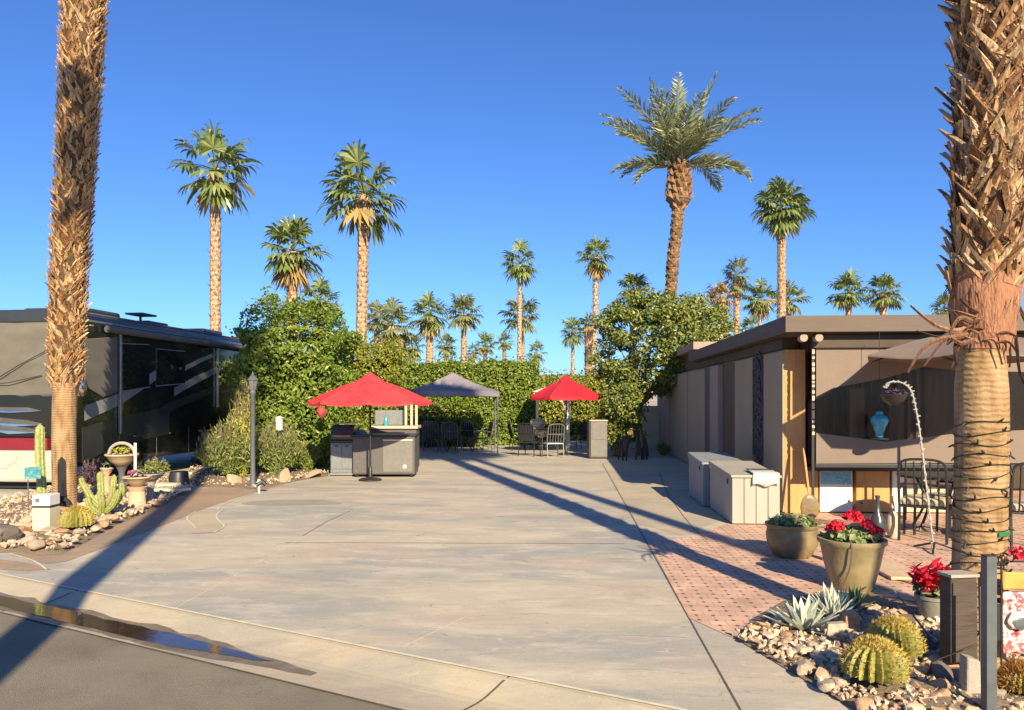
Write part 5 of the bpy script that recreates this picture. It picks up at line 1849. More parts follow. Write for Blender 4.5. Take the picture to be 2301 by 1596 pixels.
# ------------------------------------------------------------------ patio furniture
def chair(name, label, loc, rz, fabric='black_metal', frame='black_metal', group=None, cushion=False, sling=False):
    t = thing(name, label, 'chair', loc, rz, group)
    for x in (-.25, .25):
        m = MB(); m.tube(smooth_path([(x, -.25, .01), (x, -.24, .42), (x, -.22, .60)], 3), .016, 6); m.build('leg', frame, t, local=True)
        m = MB(); m.tube(smooth_path([(x, .27, .01), (x, .22, .42)], 3), .016, 6); m.build('leg', frame, t, local=True)
        m = MB(); m.tube(smooth_path([(x, -.22, .60), (x, -.24, .645), (x, -.1, .655), (x, .22, .63)], 3), .017, 6); m.build('armrest', frame, t, local=True)
    m = MB(); m.box(-.25, -.26, .405, .25, .22, .43); m.build('seat', fabric, t, local=True, bevel=.008)
    m = MB()
    m.tube(smooth_path([(-.25, .22, .42), (-.25, .30, .75), (-.22, .34, .96), (0, .355, 1.0), (.22, .34, .96), (.25, .30, .75), (.25, .22, .42)], 4), .016, 6)
    for k in range(5):
        x = -.17 + k * .085
        m.tube([(x, .23, .44), (x, .31, .75), (x, .345, .97)], .010, 5)
    m.tube([(-.25, .29, .7), (.25, .29, .7)], .01, 5)
    m.build('backrest', frame, t, local=True)
    if sling:
        m = MB(); m.extr([(-.235, .24, .47), (.235, .24, .47), (.225, .325, .95), (-.225, .325, .95)], (0, -.012, 0)); m.build('sling', fabric, t, local=True)
    if cushion:
        m = MB(); m.box(-.24, -.26, .432, .24, .2, .52); m.build('seat_cushion', 'cushion', t, local=True, bevel=.03)
    return t
def table(name, label, loc, r, h, top, group=None):
    t = thing(name, label, 'table', loc, 0, group)
    m = MB(); m.lathe([(r * .98, h - .03), (r, h - .02), (r, h - .005), (r * .98, h)], 28); m.build('tabletop', top, t, local=True)
    for k in range(4):
        a = k * PI / 2 + .5
        m = MB(); m.tube(smooth_path([(r * .75 * math.cos(a), r * .75 * math.sin(a), .01), (r * .4 * math.cos(a), r * .4 * math.sin(a), h * .5), (r * .7 * math.cos(a), r * .7 * math.sin(a), h - .03)], 4), .018, 6)
        m.build('leg', 'black_metal', t, local=True)
    return t
g1 = 'dark chairs around the table under the slate gazebo'
p = G(1030, 1006); table('patio_table', 'round dark patio table under the slate gazebo', W(-1.72, 24.6), .62, .73, 'black_metal')
chair('patio_chair', 'dark patio chair at the left side of the gazebo table, seen from behind', G(968, 1014), R(188), group=g1, frame='post_grey', sling=True)
ch0 = chair('patio_chair', 'dark patio chair at the front of the gazebo table, nearest the drive', G(1015, 1018), R(175), group=g1, frame='post_grey', sling=True)
copy_tree(ch0, G(1062, 1014), R(150), 'dark patio chair at the right front of the gazebo table', group=g1)
copy_tree(ch0, W(-2.55, 25.0), R(80), 'dark patio chair between the gazebo table and the storage box', group=g1)
copy_tree(ch0, W(-1.0, 25.2), R(-70), 'dark patio chair at the back right of the gazebo table', group=g1)
g2 = 'black chairs under the deep red parasol'
table('patio_table', 'black patio table with things on it under the deep red parasol', G(1240, 1012), .5, .72, 'black_metal')
ch1 = chair('patio_chair', 'black lattice chair nearest the drive under the deep red parasol', G(1190, 1025), R(160), group=g2, sling=True)
copy_tree(ch1, G(1165, 1012), R(105), 'black lattice chair furthest left under the deep red parasol', group=g2)
copy_tree(ch1, G(1212, 1006), R(20), 'black lattice chair behind the table under the deep red parasol', group=g2)
copy_tree(ch1, G(1300, 1008), R(-60), 'black lattice chair right of the deep red parasol pole', group=g2)
ch2 = chair('patio_chair', 'pale grey framed chair in front of the deep red parasol pole', G(1242, 1028), R(200), fabric='white_cloth', frame='steel', group=g2)
m = MB(); m.blob(G(1213, 1012) + Vector((.05, 0, .62)), .2, .16, .2, 2, .3); m.blob(G(1213, 1012) + Vector((-.05, .05, .92)), .22, .14, .16, 5, .3)
m.build('bundle', 'cushion', None, org=G(1213, 1012), smooth=True)
tag(bpy.data.objects['bundle'], 'pale cushion bundle piled on a black chair by the white shelter', 'cushion')
bx = G(1420, 1035)
for k in range(8):
    rd = random.Random(k)
    a = bx + Vector((rd.uniform(-.5, .5), rd.uniform(-.3, .3), 0))
    m = MB(); m.tube([a + Vector((0, 0, .01)), a + Vector((rd.uniform(-.12, .12), rd.uniform(-.1, .1), rd.uniform(.35, .8)))], rd.uniform(.015, .03), 6)
    o = m.build('garden_stake', 'black_metal', None, org=a)
    tag(o, 'one of the short dark stakes standing under the citrus tree by the grey brown cabinet', 'stake', 'dark stakes under the citrus tree')
m = MB(); q = W((1462 - CXD) / FD * 26.0, 26.0); m.box(q.x - .9, q.y, .01, q.x + .9, q.y + .15, 1.5)
m.build('garden_wall', 'cream', None, org=q, bevel=.01)
tag(bpy.data.objects['garden_wall'], 'sunlit cream wall glimpsed between the citrus tree and the house', 'wall')

# ------------------------------------------------------------------ lamp post, path light, signs, pedestal
def lamp():
    O = G(568, 1096)
    t = thing('lamp_post', 'tall dark lamp post with a lantern head beside the bed of shrubs', 'lamp post', O)
    m = MB(); m.lathe([(.075, 0), (.075, .05), (.055, .10), (.048, .3), (.045, 1.80), (.06, 1.82), (.06, 1.86), (.04, 1.9)], 14); m.build('post', 'post_grey', t, local=True, smooth=True)
    m = MB(); m.lathe([(.05, 1.9), (.085, 2.06), (.085, 2.08)], 6); m.build('lantern', 'steel', t, local=True)
    m = MB(); m.lathe([(.115, 2.082), (.105, 2.10), (.05, 2.17), (.03, 2.18), (.02, 2.22), (.003, 2.26)], 6); m.build('cap', 'post_grey', t, local=True)
    for k in range(6):
        a = k * PI / 3
        m = MB(); m.tube([(.052 * math.cos(a), .052 * math.sin(a), 1.9), (.088 * math.cos(a), .088 * math.sin(a), 2.08)], .007, 5); m.build('lantern_bar', 'post_grey', t, local=True)
lamp()
def path_light(name, label, loc, h, mat):
    t = thing(name, label, 'path light', loc)
    m = MB(); m.tube([(0, 0, 0), (0, 0, h)], .02, 8); m.build('stem', mat, t, local=True)
    m = MB(); m.tube([(-.04, -.02, h - .02), (.04, .03, h + .05), (.11, .05, h - .02)], [.045, .05, .04], 10); m.build('head', 'black_metal', t, local=True, smooth=True)
    m = MB(); m.tube([(-.045, -.02, h - .01), (.02, .02, h + .075)], .03, 8); m.build('shade', mat, t, local=True, smooth=True)
path_light('path_light', 'small white spotlight at the paving edge beside the lamp post', G(582, 1108), .16, 'white_paint')

def pedestal():
    O = G(104, 1203); Z = ZG(1203)
    t = thing('utility_pedestal', 'cream utility post with a white numbered cap in the left rock bed', 'utility post', O, YAW)
    w = 19.5 * Z / FD
    m = MB(); m.box(-w, -w, 0, w, w, .36); m.build('column', 'cream', t, local=True, bevel=.008)
    m = MB(); m.box(-w * 1.02, -w * 1.02, .362, w * 1.02, w * 1.02, .378); m.build('band', 'black_metal', t, local=True)
    m = MB(); m.box(-w, -w, .38, w, w, .52); cp = m.build('cap', 'white_paint', t, local=True, bevel=.01)
    m = MB(); m.box(-w * .62, -w - .004, .43, -w * .15, -w - .001, .475); m.build('number_label', 'steel', cp, local=True)
pedestal()
def stake_sign():
    O = G(66, 1180)
    t = thing('stake_sign', 'small turquoise sign on a thin stake before the motorhome bumper', 'sign', O, YAW)
    m = MB(); m.tube([(0, 0, 0), (-.02, 0, .62)], .008, 6); m.build('stake', 'post_grey', t, local=True)
    zs = HC - (1076 - HYD) / FD * ZG(1180)
    m = MB(); m.box(-.06, -.012, zs, .16, 0, zs + .16); m.build('panel', 'teal_print', t, local=True, bevel=.003)
stake_sign()

# ------------------------------------------------------------------ cacti
def ribbed(m, c, r, h, n=22, dome=True, seed=0, lean=(0, 0), depth=.30, mi=0):
    """a ribbed column or barrel; returns ridge points for the spines"""
    k = 12; seg = n * 4; v = []; ridge = []
    for i in range(k + 1):
        u = i / k
        if dome: a = -.25 + u * (PI / 2 + .22); rr, z = r * math.cos(min(a, PI / 2 - .02)), h * .5 + h * .5 * math.sin(a) if a < PI / 2 else h
        else: rr = r * (1 if u < .88 else math.sqrt(max(0.02, 1 - ((u - .88) / .125) ** 2))); z = h * u
        for j in range(seg):
            q = 2 * PI * j / seg
            w = math.cos(q * n)
            R_ = rr * (1 - depth * (.5 - .5 * w))
            p = Vector((c[0] + lean[0] * z + R_ * math.cos(q), c[1] + lean[1] * z + R_ * math.sin(q), c[2] + z))
            v.append(p)
            if j % 4 == 0 and i > 0: ridge.append((p, Vector((math.cos(q), math.sin(q), .3 + 1.2 * (z / h - .5) if dome else .15))))
    f = [(i * seg + j, i * seg + (j + 1) % seg, (i + 1) * seg + (j + 1) % seg, (i + 1) * seg + j) for i in range(k) for j in range(seg)]
    f.append(tuple(k * seg + j for j in range(seg)))
    m.add(v, f, mi)
    return ridge
def spines(m, ridge, ln, seed, per=3, mi=0, w=.0035):
    rd = random.Random(seed)
    for p, d in ridge:
        for _ in range(per):
            e = (d + Vector((rd.uniform(-.7, .7), rd.uniform(-.7, .7), rd.uniform(-.5, .7)))).normalized()
            s_ = e.cross(Vector((rd.random(), rd.random(), rd.random()))).normalized() * w
            b_ = p + Vector((rd.uniform(-.01, .01), rd.uniform(-.01, .01), rd.uniform(-.015, .015)))
            q = b_ + e * ln * rd.uniform(.6, 1.2)
            m.add([b_ - s_, b_ + s_, q], [(0, 1, 2)], mi)
def barrel(name, label, loc, r, h, sp, n=24, ln=.045, seed=1, group=None, per=7):
    t = thing(name, label, 'cactus', loc, 0, group)
    m = MB(); rg = ribbed(m, (0, 0, -.02), r, h, n); m.build('body', 'cactus_body', t, local=True, smooth=False)
    m = MB(); spines(m, rg, ln, seed, per)
    rd = random.Random(seed)
    top = []
    for i in range(260):
        a, q = rd.uniform(0, 2 * PI), rd.uniform(0, .55) ** .8
        top.append((Vector((r * q * math.cos(a), r * q * math.sin(a), h * (.985 - .22 * q * q) - .02)), Vector((math.cos(a) * q, math.sin(a) * q, 1))))
    spines(m, top, ln, seed + 3, 3)
    m.build('spines', sp, t, local=True, fix=False)
    return t
gb = 'golden barrel cacti'
barrel('barrel_cactus', 'large golden barrel cactus in front of its smaller twin, right rock bed', G(1966, 1552), .178, .31, 'gold_spine', 18, .026, 1, gb)
barrel('barrel_cactus', 'golden barrel cactus half hidden behind the large one, right rock bed', W((2010 - CXD) / FD * 4.78, 4.78), .165, .31, 'gold_spine', 18, .026, 2, gb)
barrel('barrel_cactus', 'rust brown barrel cactus cut by the bottom right corner of the photo', G(2296, 1570), .11, .2, 'rust_spine', 20, .04, 3)
barrel('barrel_cactus', 'round yellow barrel cactus beside the cream utility post in the left bed', G(172, 1202), .19, .37, 'gold_spine', 20, .032, 4, gb, per=8)

def column_cactus(name, label, loc, arms, seed):
    t = thing(name, label, 'cactus', loc)
    for i, (pts, r) in enumerate(arms):
        m = MB()
        ps = smooth_path([Vector(q) for q in pts], 5); k = len(ps)
        n = 9; seg = n * 2; v = []
        rid = []
        for a, p in enumerate(ps):
            u = a / (k - 1)
            rr = r * (1 if u < .86 else math.sqrt(max(.03, 1 - ((u - .86) / .142) ** 2)))
            td = (ps[min(a + 1, k - 1)] - ps[max(a - 1, 0)]).normalized()
            ax = td.cross(Vector((0, 1, 0))).normalized(); ay = td.cross(ax)
            for j in range(seg):
                q = 2 * PI * j / seg
                R_ = rr * (1 if j % 2 == 0 else .80)
                o = ax * math.cos(q) + ay * math.sin(q)
                v.append(p + o * R_)
                if j % 2 == 0: rid.append((p + o * R_, o))
        f = [(a * seg + j, a * seg + (j + 1) % seg, (a + 1) * seg + (j + 1) % seg, (a + 1) * seg + j) for a in range(k - 1) for j in range(seg)]
        f.append(tuple((k - 1) * seg + j for j in range(seg)))
        m.add(v, f); spines(m, rid, .02, seed + i, 3, 1, .002)
        m.build('stem' if i == 0 else 'arm', ['cactus_green', 'gold_spine'], t, local=True)
    return t
O = G(97, 1172); Zc_ = ZG(1172)
hh = HC - (953 - HYD) / FD * Zc_
column_cactus('column_cactus', 'single tall green column cactus behind the cream utility post', O, [([(0, 0, 0), (-.02, 0, hh * .35), (-.045, 0, hh * .7), (-.045, 0, hh)], .062)], 1)
O = G(232, 1168)
column_cactus('cluster_cactus', 'branching yellow green cactus cluster between the palm stem and the bowl planter', O,
              [([(0, 0, 0), (-.02, 0, .25), (-.05, .02, .5), (-.06, .02, .68)], .045), ([(-.03, 0, .18), (-.16, -.02, .30), (-.24, -.03, .46)], .042), ([(-.22, -.03, .42), (-.28, -.04, .52), (-.30, -.04, .60)], .035),
               ([(.0, 0, .15), (.12, .0, .32), (.15, 0, .58)], .04), ([(.05, -.02, .12), (.18, -.03, .24), (.25, -.03, .42)], .042), ([(.0, -.04, .1), (.04, -.1, .25), (.03, -.12, .42)], .044),
               ([(-.02, -.04, .08), (-.11, -.12, .2), (-.15, -.14, .34)], .04), ([(.1, .05, .15), (.22, .08, .35), (.22, .08, .52)], .036), ([(0, .1, .1), (.05, .15, .4), (.06, .16, .62)], .04)], 5)

def agave(name, label, loc, n, ln, w, seed, up0=15, up1=80, mat='agave_leaf', group=None, cat='agave'):
    m = MB(); rd = random.Random(seed)
    for i in range(n):
        az = i * 2.39996 + rd.uniform(-.15, .15)
        e = R(up0 + (up1 - up0) * (i / n) ** .9 + rd.uniform(-6, 6))
        d = Vector((math.cos(az) * math.cos(e), math.sin(az) * math.cos(e), math.sin(e)))
        m.blade(Vector((math.cos(az), math.sin(az), 0)) * .02 + Vector((0, 0, .03)), d, (0, 0, 1), ln * rd.uniform(.75, 1.1), w * rd.uniform(.8, 1.15), rd.uniform(-.25, .35), 5, thick=.005, prof=[.55, .85, 1.0, .85, .5, .02])
    o = m.build(name, mat, local=True, fix=True, loc=loc)
    return tag(o, label, cat, group)
ga = 'pale agaves in the right rock bed'
agave('agave', 'pale grey green agave with broad flat leaves, left of the cut stone blocks', G(1806, 1424), 34, .27, .06, 1, 8, 75, group=ga)
agave('agave', 'denser silvery agave with narrow leaves, touching the right of the broad leaved one', W(2.46, 5.72), 60, .25, .042, 2, 20, 85, group=ga)
agave('agave', 'shaded dark agave behind the silvery agave, toward the red poinsettia', W(2.72, 5.95), 22, .2, .035, 3, 20, 80, mat='pot_leaf', group=ga)

# ------------------------------------------------------------------ pots and planters
def pot(name, label, loc, prof, mat, plants, cat='flower pot', soil=None, extra=None):
    t = thing(name, label, cat, loc)
    m = MB(); m.lathe(prof, 36); m.build('pot', mat, t, local=True, smooth=True)
    r, z = soil
    m = MB(); m.lathe([(r, z), (r * .5, z + .015)], 20); m.build('soil', 'pot_soil', t, local=True)
    for (nm, mt, pts, ln, wd, seed, spread, up) in plants:
        m = MB(); Pn = np.array([q for q, _ in pts]); Nv = np.array([d for _, d in pts])
        m.leaves(Pn, Nv, ln, wd, seed, spread, up)
        m.build(nm, mt, t, local=True, fix=False)
    if extra: extra(t)
    return t
def dome_pts(n, r, z, h, seed, k=1.0, cx=0, cy=0):
    rd = random.Random(seed); out = []
    for i in range(n):
        a = rd.uniform(0, 2 * PI); q = rd.uniform(0, 1) ** .5
        d = Vector((math.cos(a) * q, math.sin(a) * q, math.sqrt(max(0, 1 - q * q)) + .2))
        s_ = rd.uniform(.55, 1) * k
        out.append((Vector((cx + d.x * r * s_, cy + d.y * r * s_, z + d.z * h * s_)), Vector((d.x, d.y - .3, d.z))))
    return out
def clusters(cs_, n, r, seed):
    out = []
    for i, c in enumerate(cs_):
        for q, d in dome_pts(n, r, 0, r * .8, seed + i): out.append((q + Vector(c), d))
    return out
Zq = ZG(1253); rm = 57 * Zq / FD
pot('flower_pot', 'brown glazed round pot with trailing plants by the resin storage box', G(1780, 1250), [(rm * .62, 0), (rm * .72, .02), (rm * .95, .13), (rm * 1.0, .24), (rm * .95, .31), (rm * 1.04, .335), (rm * 1.04, .36), (rm * .93, .36), (rm * .9, .30)], 'glaze_brown',
    [('leaves', 'pot_leaf', dome_pts(230, rm * 1.05, .33, .10, 1), .075, .04, 1, .7, .4), ('flowers', 'pink_petal', clusters([(-.02, -.1, .42), (.05, -.12, .40), (-.1, -.1, .41)], 12, .025, 3), .025, .02, 2, .8, 0)], soil=(rm * .92, .335))
m = MB()
c = G(1755, 1256) + Vector((0, -.25, 0))
Zq = ZG(1322); rm = 73 * Zq / FD; hq = .455
def vine(t):
    m = MB(); m.tube(smooth_path([(-.1, -rm * .78, hq + .02), (-.105, -rm * .98, hq - .03), (-.11, -rm * .88, .25), (-.15, -rm * .75, .08)], 4), .007, 5); m.build('trailing_stem', 'bark', t, local=True)
pot('flower_pot', 'large tapered olive pot with bright red geraniums, nearest the near right palm', G(1914, 1322), [(rm * .56, 0), (rm * .62, .015), (rm * .80, .22), (rm * .92, .40), (rm * 1.0, .42), (rm * 1.0, hq), (rm * .90, hq), (rm * .86, .40)], 'glaze_olive',
    [('leaves', 'pot_leaf', dome_pts(210, rm * .92, hq - .03, .10, 5), .085, .06, 5, .6, .2),
     ('flowers', 'red_petal', clusters([(.03, -.06, hq + .16), (-.04, -.05, hq + .15), (.10, -.10, hq + .10), (-.16, -.08, hq + .09), (-.19, -.06, hq + .06), (.0, -.02, hq + .18), (.16, -.14, hq + .05)], 70, .075, 9), .045, .038, 6, .7, 0)], soil=(rm * .86, hq - .03), extra=vine)
Zq = ZG(1405); rm = 38 * Zq / FD
t_ = pot('flower_pot', 'small grey tapered pot holding a red poinsettia beside the near right palm', G(2098, 1403), [(rm * .66, 0), (rm * .70, .01), (rm * .97, .20), (rm * 1.03, .20), (rm * 1.03, .225), (rm * .92, .225), (rm * .9, .2)], 'glaze_grey',
    [('leaves', 'pot_leaf', dome_pts(80, .15, .20, .12, 8), .09, .04, 8, .7, .2)], soil=(rm * .9, .205))
m = MB(); rd = random.Random(12)
for i in range(150):
    a = rd.uniform(0, 2 * PI); e = rd.uniform(-.1, 1.1)
    c = Vector((rd.uniform(-.13, .13), rd.uniform(-.12, .12), .27 + rd.uniform(0, .14)))
    d = Vector((math.cos(a) * math.cos(e), math.sin(a) * math.cos(e) - .25, math.sin(e)))
    m.blade(c, d, (0, 0, 1), rd.uniform(.09, .15), rd.uniform(.035, .05), .7, 4, prof=[.4, .9, 1, .7, .05])
m.build('flower_bracts', 'red_petal', t_, local=True, fix=False)

def bowl_planter(name, label, loc, r, z0, bh, stem, mats, flower, leaf, n, handle=False):
    t = thing(name, label, 'planter', loc)
    m = MB()
    if stem == 'column':
        m.lathe([(.16, 0), (.17, .04), (.13, .08), (.115, .3), (.12, z0 - .06), (.15, z0)], 24)
    else:
        m.lathe([(.15, 0), (.16, .05), (.06, .1), (.05, z0 - .1), (.09, z0)], 20)
    m.build('pedestal', mats[0], t, local=True, smooth=True)
    m = MB(); m.lathe([(r * .3, z0), (r * .75, z0 + bh * .45), (r, z0 + bh * .85), (r * 1.06, z0 + bh * .88), (r * 1.06, z0 + bh), (r * .95, z0 + bh), (r * .8, z0 + bh * .8)], 28)
    m.build('bowl', mats[1], t, local=True, smooth=True)
    m = MB(); m.lathe([(r * .9, z0 + bh * .9), (r * .3, z0 + bh * .97)], 16); m.build('soil', 'pot_soil', t, local=True)
    m = MB(); pts = dome_pts(n, r * .75, z0 + bh, .10, 3); m.leaves(np.array([q for q, _ in pts]), np.array([d for _, d in pts]), .07, .035, 3, .8, .3); m.build('leaves', leaf, t, local=True, fix=False)
    if flower:
        m = MB(); pts = clusters([(-r * .3, -r * .4, z0 + bh + .05), (-r * .05, -r * .4, z0 + bh + .05)], 30, .04, 4); m.leaves(np.array([q for q, _ in pts]), np.array([d for _, d in pts]), .04, .03, 4, .8, 0); m.build('flowers', flower, t, local=True, fix=False)
    if handle:
        m = MB(); m.tube([(r * .9 * math.cos(a), 0, z0 + bh + r * .72 * math.sin(a)) for a in [PI * i / 14 for i in range(15)]], .03, 8); m.build('handle', mats[2], t, local=True, smooth=True)
    return t
Zb = ZG(1146)
bowl_planter('bowl_planter', 'tan pedestal bowl with magenta flowers, nearest the drive in the left bed', G(308, 1146), 29 * Zb / FD, .36, .16, 'column', ['terracotta', 'terracotta'], 'pink_petal', 'pot_leaf', 40)
bowl_planter('bowl_planter', 'grey wide shallow bowl on a pedestal behind the magenta flower bowl', G(338, 1132), 28 * ZG(1132) / FD, .36, .14, 'stem', ['grey_stone', 'grey_stone'], None, 'citrus_leaf', 40)
bowl_planter('bowl_planter', 'raised tan bowl with yellow plants and a dark arched handle', G(274, 1122), 33 * ZG(1122) / FD, .56, .22, 'stem', ['post_grey', 'terracotta', 'grey_stone'], None, 'yellow_leaf', 90, True)
bowl_planter('bowl_planter', 'small pale urn on a thin stem left of the raised tan bowl', G(240, 1120), 13 * ZG(1120) / FD, .38, .15, 'stem', ['terracotta', 'terracotta'], None, 'pot_leaf', 12)
m = MB(); q = G(304, 1140); m.tube([q + Vector((0, 0, 0)), q + Vector((0, 0, 1.02))], .022, 10)
m.build('garden_candle', 'white_paint', None, org=q, smooth=True); tag(bpy.data.objects['garden_candle'], 'thin white upright tube standing behind the magenta flower bowl', 'ornament')
q = G(402, 1094); m = MB(); m.lathe([(.25, .0), (.25, .03), (.2, .04), (.17, .28), (.16, .30)], 28, q)
m.build('upturned_pot', 'black_metal', None, org=q, smooth=True); tag(bpy.data.objects['upturned_pot'], 'black upturned pot shaped like a hat beside the flat stones', 'pot')
q = G(140, 1150); m = MB(); m.tube([q + Vector((.17 * math.cos(a), -.05, .0 + .20 * math.sin(a))) for a in [PI * i / 12 for i in range(13)]], .05, 8)
m.build('hose_reel', 'rubber', None, org=q, smooth=True); tag(bpy.data.objects['hose_reel'], 'black arched hose ring at the foot of the leaning near palm', 'hose')
q = G(450, 1072); m = MB(); m.tube([G(428, 1074) + Vector((0, 0, .1)), G(475, 1062) + Vector((0, 0, .14))], .03, 8)
m.build('white_pipe', 'white_paint', None, org=q, smooth=True); tag(bpy.data.objects['white_pipe'], 'white pipe lying on the ground beside the feathery shrub', 'pipe')

# ------------------------------------------------------------------ storage boxes beside the house
def deck_box(name, label, x0, x1, y0, y1, h, mat, planks, tilt=.05, dark='pilaster', group=None):
    c = Vector(((x0 + x1) / 2, (y0 + y1) / 2, 0))
    t = thing(name, label, 'deck box', c, 0, group)
    m = MB(); m.box(x0 + .02, y0 + .02, .01, x1 - .02, y1 - .02, h - .06)
    m.build('body', mat, t, bevel=.012)
    n = planks
    for i in range(n):
        a = x0 + (x1 - x0) * i / n; b = x0 + (x1 - x0) * (i + 1) / n
        m = MB(); m.box(a + .004, y0 + .002, .02, b - .004, y0 + .019, h - .065); m.build('front_plank', mat, t, bevel=.004)
    k = max(3, int((y1 - y0) / .2))
    for i in range(k):
        a = y0 + (y1 - y0) * i / k; b = y0 + (y1 - y0) * (i + 1) / k
        m = MB(); m.box(x0 + .002, a + .004, .02, x0 + .019, b - .004, h - .065); m.build('side_plank', mat, t, bevel=.004)
    m = MB()
    m.extr([(x0 - .02, y0 - .02, h - .058), (x0 - .02, y1 + .02, h - .058), (x0 - .02, y1 + .02, h + tilt), (x0 - .02, y0 - .02, h - .02)], (x1 - x0 + .04, 0, 0))
    m.build('lid', mat, t, bevel=.012)
    m = MB(); m.box((x0 - .012), y0 + .25, h - .17, x0 + .001, y0 + .31, h - .10); m.build('latch', 'black_metal', t, bevel=.003)
    return t
deck_box('deck_box', 'sunlit beige plank deck box beside the house wall, nearest the patio', 2.28, 2.92, 10.35, 11.9, .70, 'resin', 4)
deck_box('deck_box', 'blue grey deck box in shade behind the beige one', 2.20, 2.85, 12.05, 13.4, .73, 'resin_grey', 4)
# cloth draped over the front of the near box
m = MB(); v = []
x0_, x1_ = 2.55, 2.90
prof_ = [(10.75, .728), (10.5, .712), (10.345, .703), (10.322, .69), (10.315, .60), (10.312, .54)]
for i in range(15):
    u = i / 14
    for j, (y, z) in enumerate(prof_):
        v.append((x0_ + (x1_ - x0_) * u + .01 * math.sin(j), y - .008 * abs(math.sin(u * 11 + j)) - .003, z + .006 + (.02 * math.sin(u * 9) if j == 5 else 0)))
f = [(i * 6 + j, (i + 1) * 6 + j, (i + 1) * 6 + j + 1, i * 6 + j + 1) for i in range(14) for j in range(5)]
m.add(v, f); o = m.build('towel', 'white_cloth', None, org=(2.75, 10.35, .7), smooth=True)
s_ = o.modifiers.new('thick', 'SOLIDIFY'); s_.thickness = .008
tag(o, 'white cloth hanging over the front edge of the beige deck box', 'towel')

# ------------------------------------------------------------------ things before the bar
def hook():
    Z = 8.4; O = W((2100 - CXD) / FD * Z, Z)
    t = thing('shepherd_hook', 'tall curved metal hook wrapped in white lights, left of the near right palm', 'garden hook', O)
    pth = smooth_path([O] + [P(a, b, Z) for a, b in ((2094, 1200), (2080, 1080), (2068, 980), (2058, 920), (2048, 880), (2030, 862), (2008, 858), (1994, 862), (1990, 872))], 6)
    m = MB(); m.tube(pth, .009, 8); m.build('rod', 'lit_wire', t, smooth=True)
    rd = random.Random(3)
    m = MB()
    wire = []
    for i, p in enumerate(pth):
        for k in range(3):
            a = (i * 3 + k) * 1.3
            q = p.lerp(pth[min(i + 1, len(pth) - 1)], k / 3)
            wire.append(q + Vector((math.cos(a), math.sin(a), 0)) * .018)
    m.tube(wire, .004, 4); m.build('light_wire', 'lit_wire', t)
    for i in range(2, len(pth), 2):
        p = pth[i]; s_ = rd.choice((-1, 1)); d = Vector((s_ * .04, -.01, rd.uniform(-.01, .03)))
        m = MB(); m.tube([p, p + d * .75], [.005, .009], 6); m.build('bulb', 'lit_wire', t)
    for a in (0, 2.1, 4.2):
        m = MB(); m.tube([O + Vector((0, 0, .1)), O + Vector((.25 * math.cos(a), .25 * math.sin(a), .012))], .012, 6); m.build('foot', 'black_metal', t)
    # basket hanging from the hook
    c = P(2008, 892, Z)
    b_ = thing('hanging_basket', 'dark wire basket hanging inside the curve of the white lit hook', 'basket', c)
    m = MB(); m.lathe([(.03, -.10), (.11, -.04), (.14, .02), (.13, .03), (.1, -.03)], 18, c); m.build('basket', 'black_metal', b_, smooth=True)
    m = MB()
    for a in (0, 2.1, 4.2): m.tube([c + Vector((.13 * math.cos(a), .13 * math.sin(a), .02)), P(1994, 868, Z)], .004, 4)
    m.build('chain', 'black_metal', b_)
    m = MB(); pts = [(q + c, d) for q, d in dome_pts(90, .15, .0, .08, 4)]; m.leaves(np.array([q for q, _ in pts]), np.array([d for _, d in pts]), .05, .025, 4, .8, -.2); m.build('leaves', 'purple_leaf', b_, fix=False)
hook()
def blue_lantern():
    Z = 10.3; c = P(1976, 958, Z)
    t = thing('hanging_feeder', 'turquoise glass feeder hanging on a wire before the shadowed bar screen', 'bird feeder', c)
    m = MB(); m.lathe([(.02, -.16), (.05, -.15), (.05, -.09), (.07, -.06), (.085, 0), (.11, .05), (.12, .09), (.10, .13), (.05, .16), (.045, .2), (.02, .21)], 18, c); m.build('glass_body', 'blue_glass', t, smooth=True)
    m = MB(); m.lathe([(.10, -.19), (.12, -.175), (.12, -.165), (.04, -.16)], 18, c); m.build('dish', 'black_metal', t, smooth=True)
    m = MB(); m.tube([c + Vector((0, 0, .2)), Vector((c.x, c.y, 2.63))], .004, 5); m.build('wire', 'black_metal', t)
blue_lantern()
g3 = 'black chairs before the bar'
ca = chair('patio_chair', 'black patio chair with tan cushion just left of the near right palm', W((2078 - CXD) / FD * 9.1, 9.1), R(150), group=g3, cushion=True)
copy_tree(ca, W((2125 - CXD) / FD * 9.3, 9.3), R(215), 'black patio chair with tan cushion mostly behind the near right palm', group=g3)
copy_tree(ca, W((2320 - CXD) / FD * 8.6, 8.6), R(160), 'black patio chair at the right edge beyond the near palm', group=g3)
table('patio_table', 'dark round table between the black chairs before the bar', W((2110 - CXD) / FD * 9.8, 9.8), .5, .72, 'black_metal')
def vase(name, label, dx, dy, Z, h, r, mat, neck=.3):
    b = W((dx - CXD) / FD * Z, Z)
    m = MB(); m.lathe([(r * .5, 0.005), (r * .8, h * .12), (r, h * .32), (r * .8, h * .52), (r * neck, h * .64), (r * neck * .7, h * .9), (r * neck, h)], 20, b)
    o = m.build(name, mat, None, org=b, smooth=True); tag(o, label, 'vase', 'tall vases before the bar')
vase('vase', 'cream long necked vase standing in front of the bar cabinet', 2006, 0, 9.2, .52, .085, 'cushion')
vase('vase', 'dark olive long necked vase left of the cream vase', 1972, 0, 9.0, .55, .10, 'grill_lid')
b = W((1818 - CXD) / FD * 10.6, 10.6)
t = thing('shovel', 'upright spade with a wooden handle leaning on the corner post', 'spade', b)
m = MB(); m.tube([b + Vector((0, -.02, .3)), b + Vector((.0, .25, 1.0))], .017, 8); m.build('handle', 'wood', t, smooth=True)
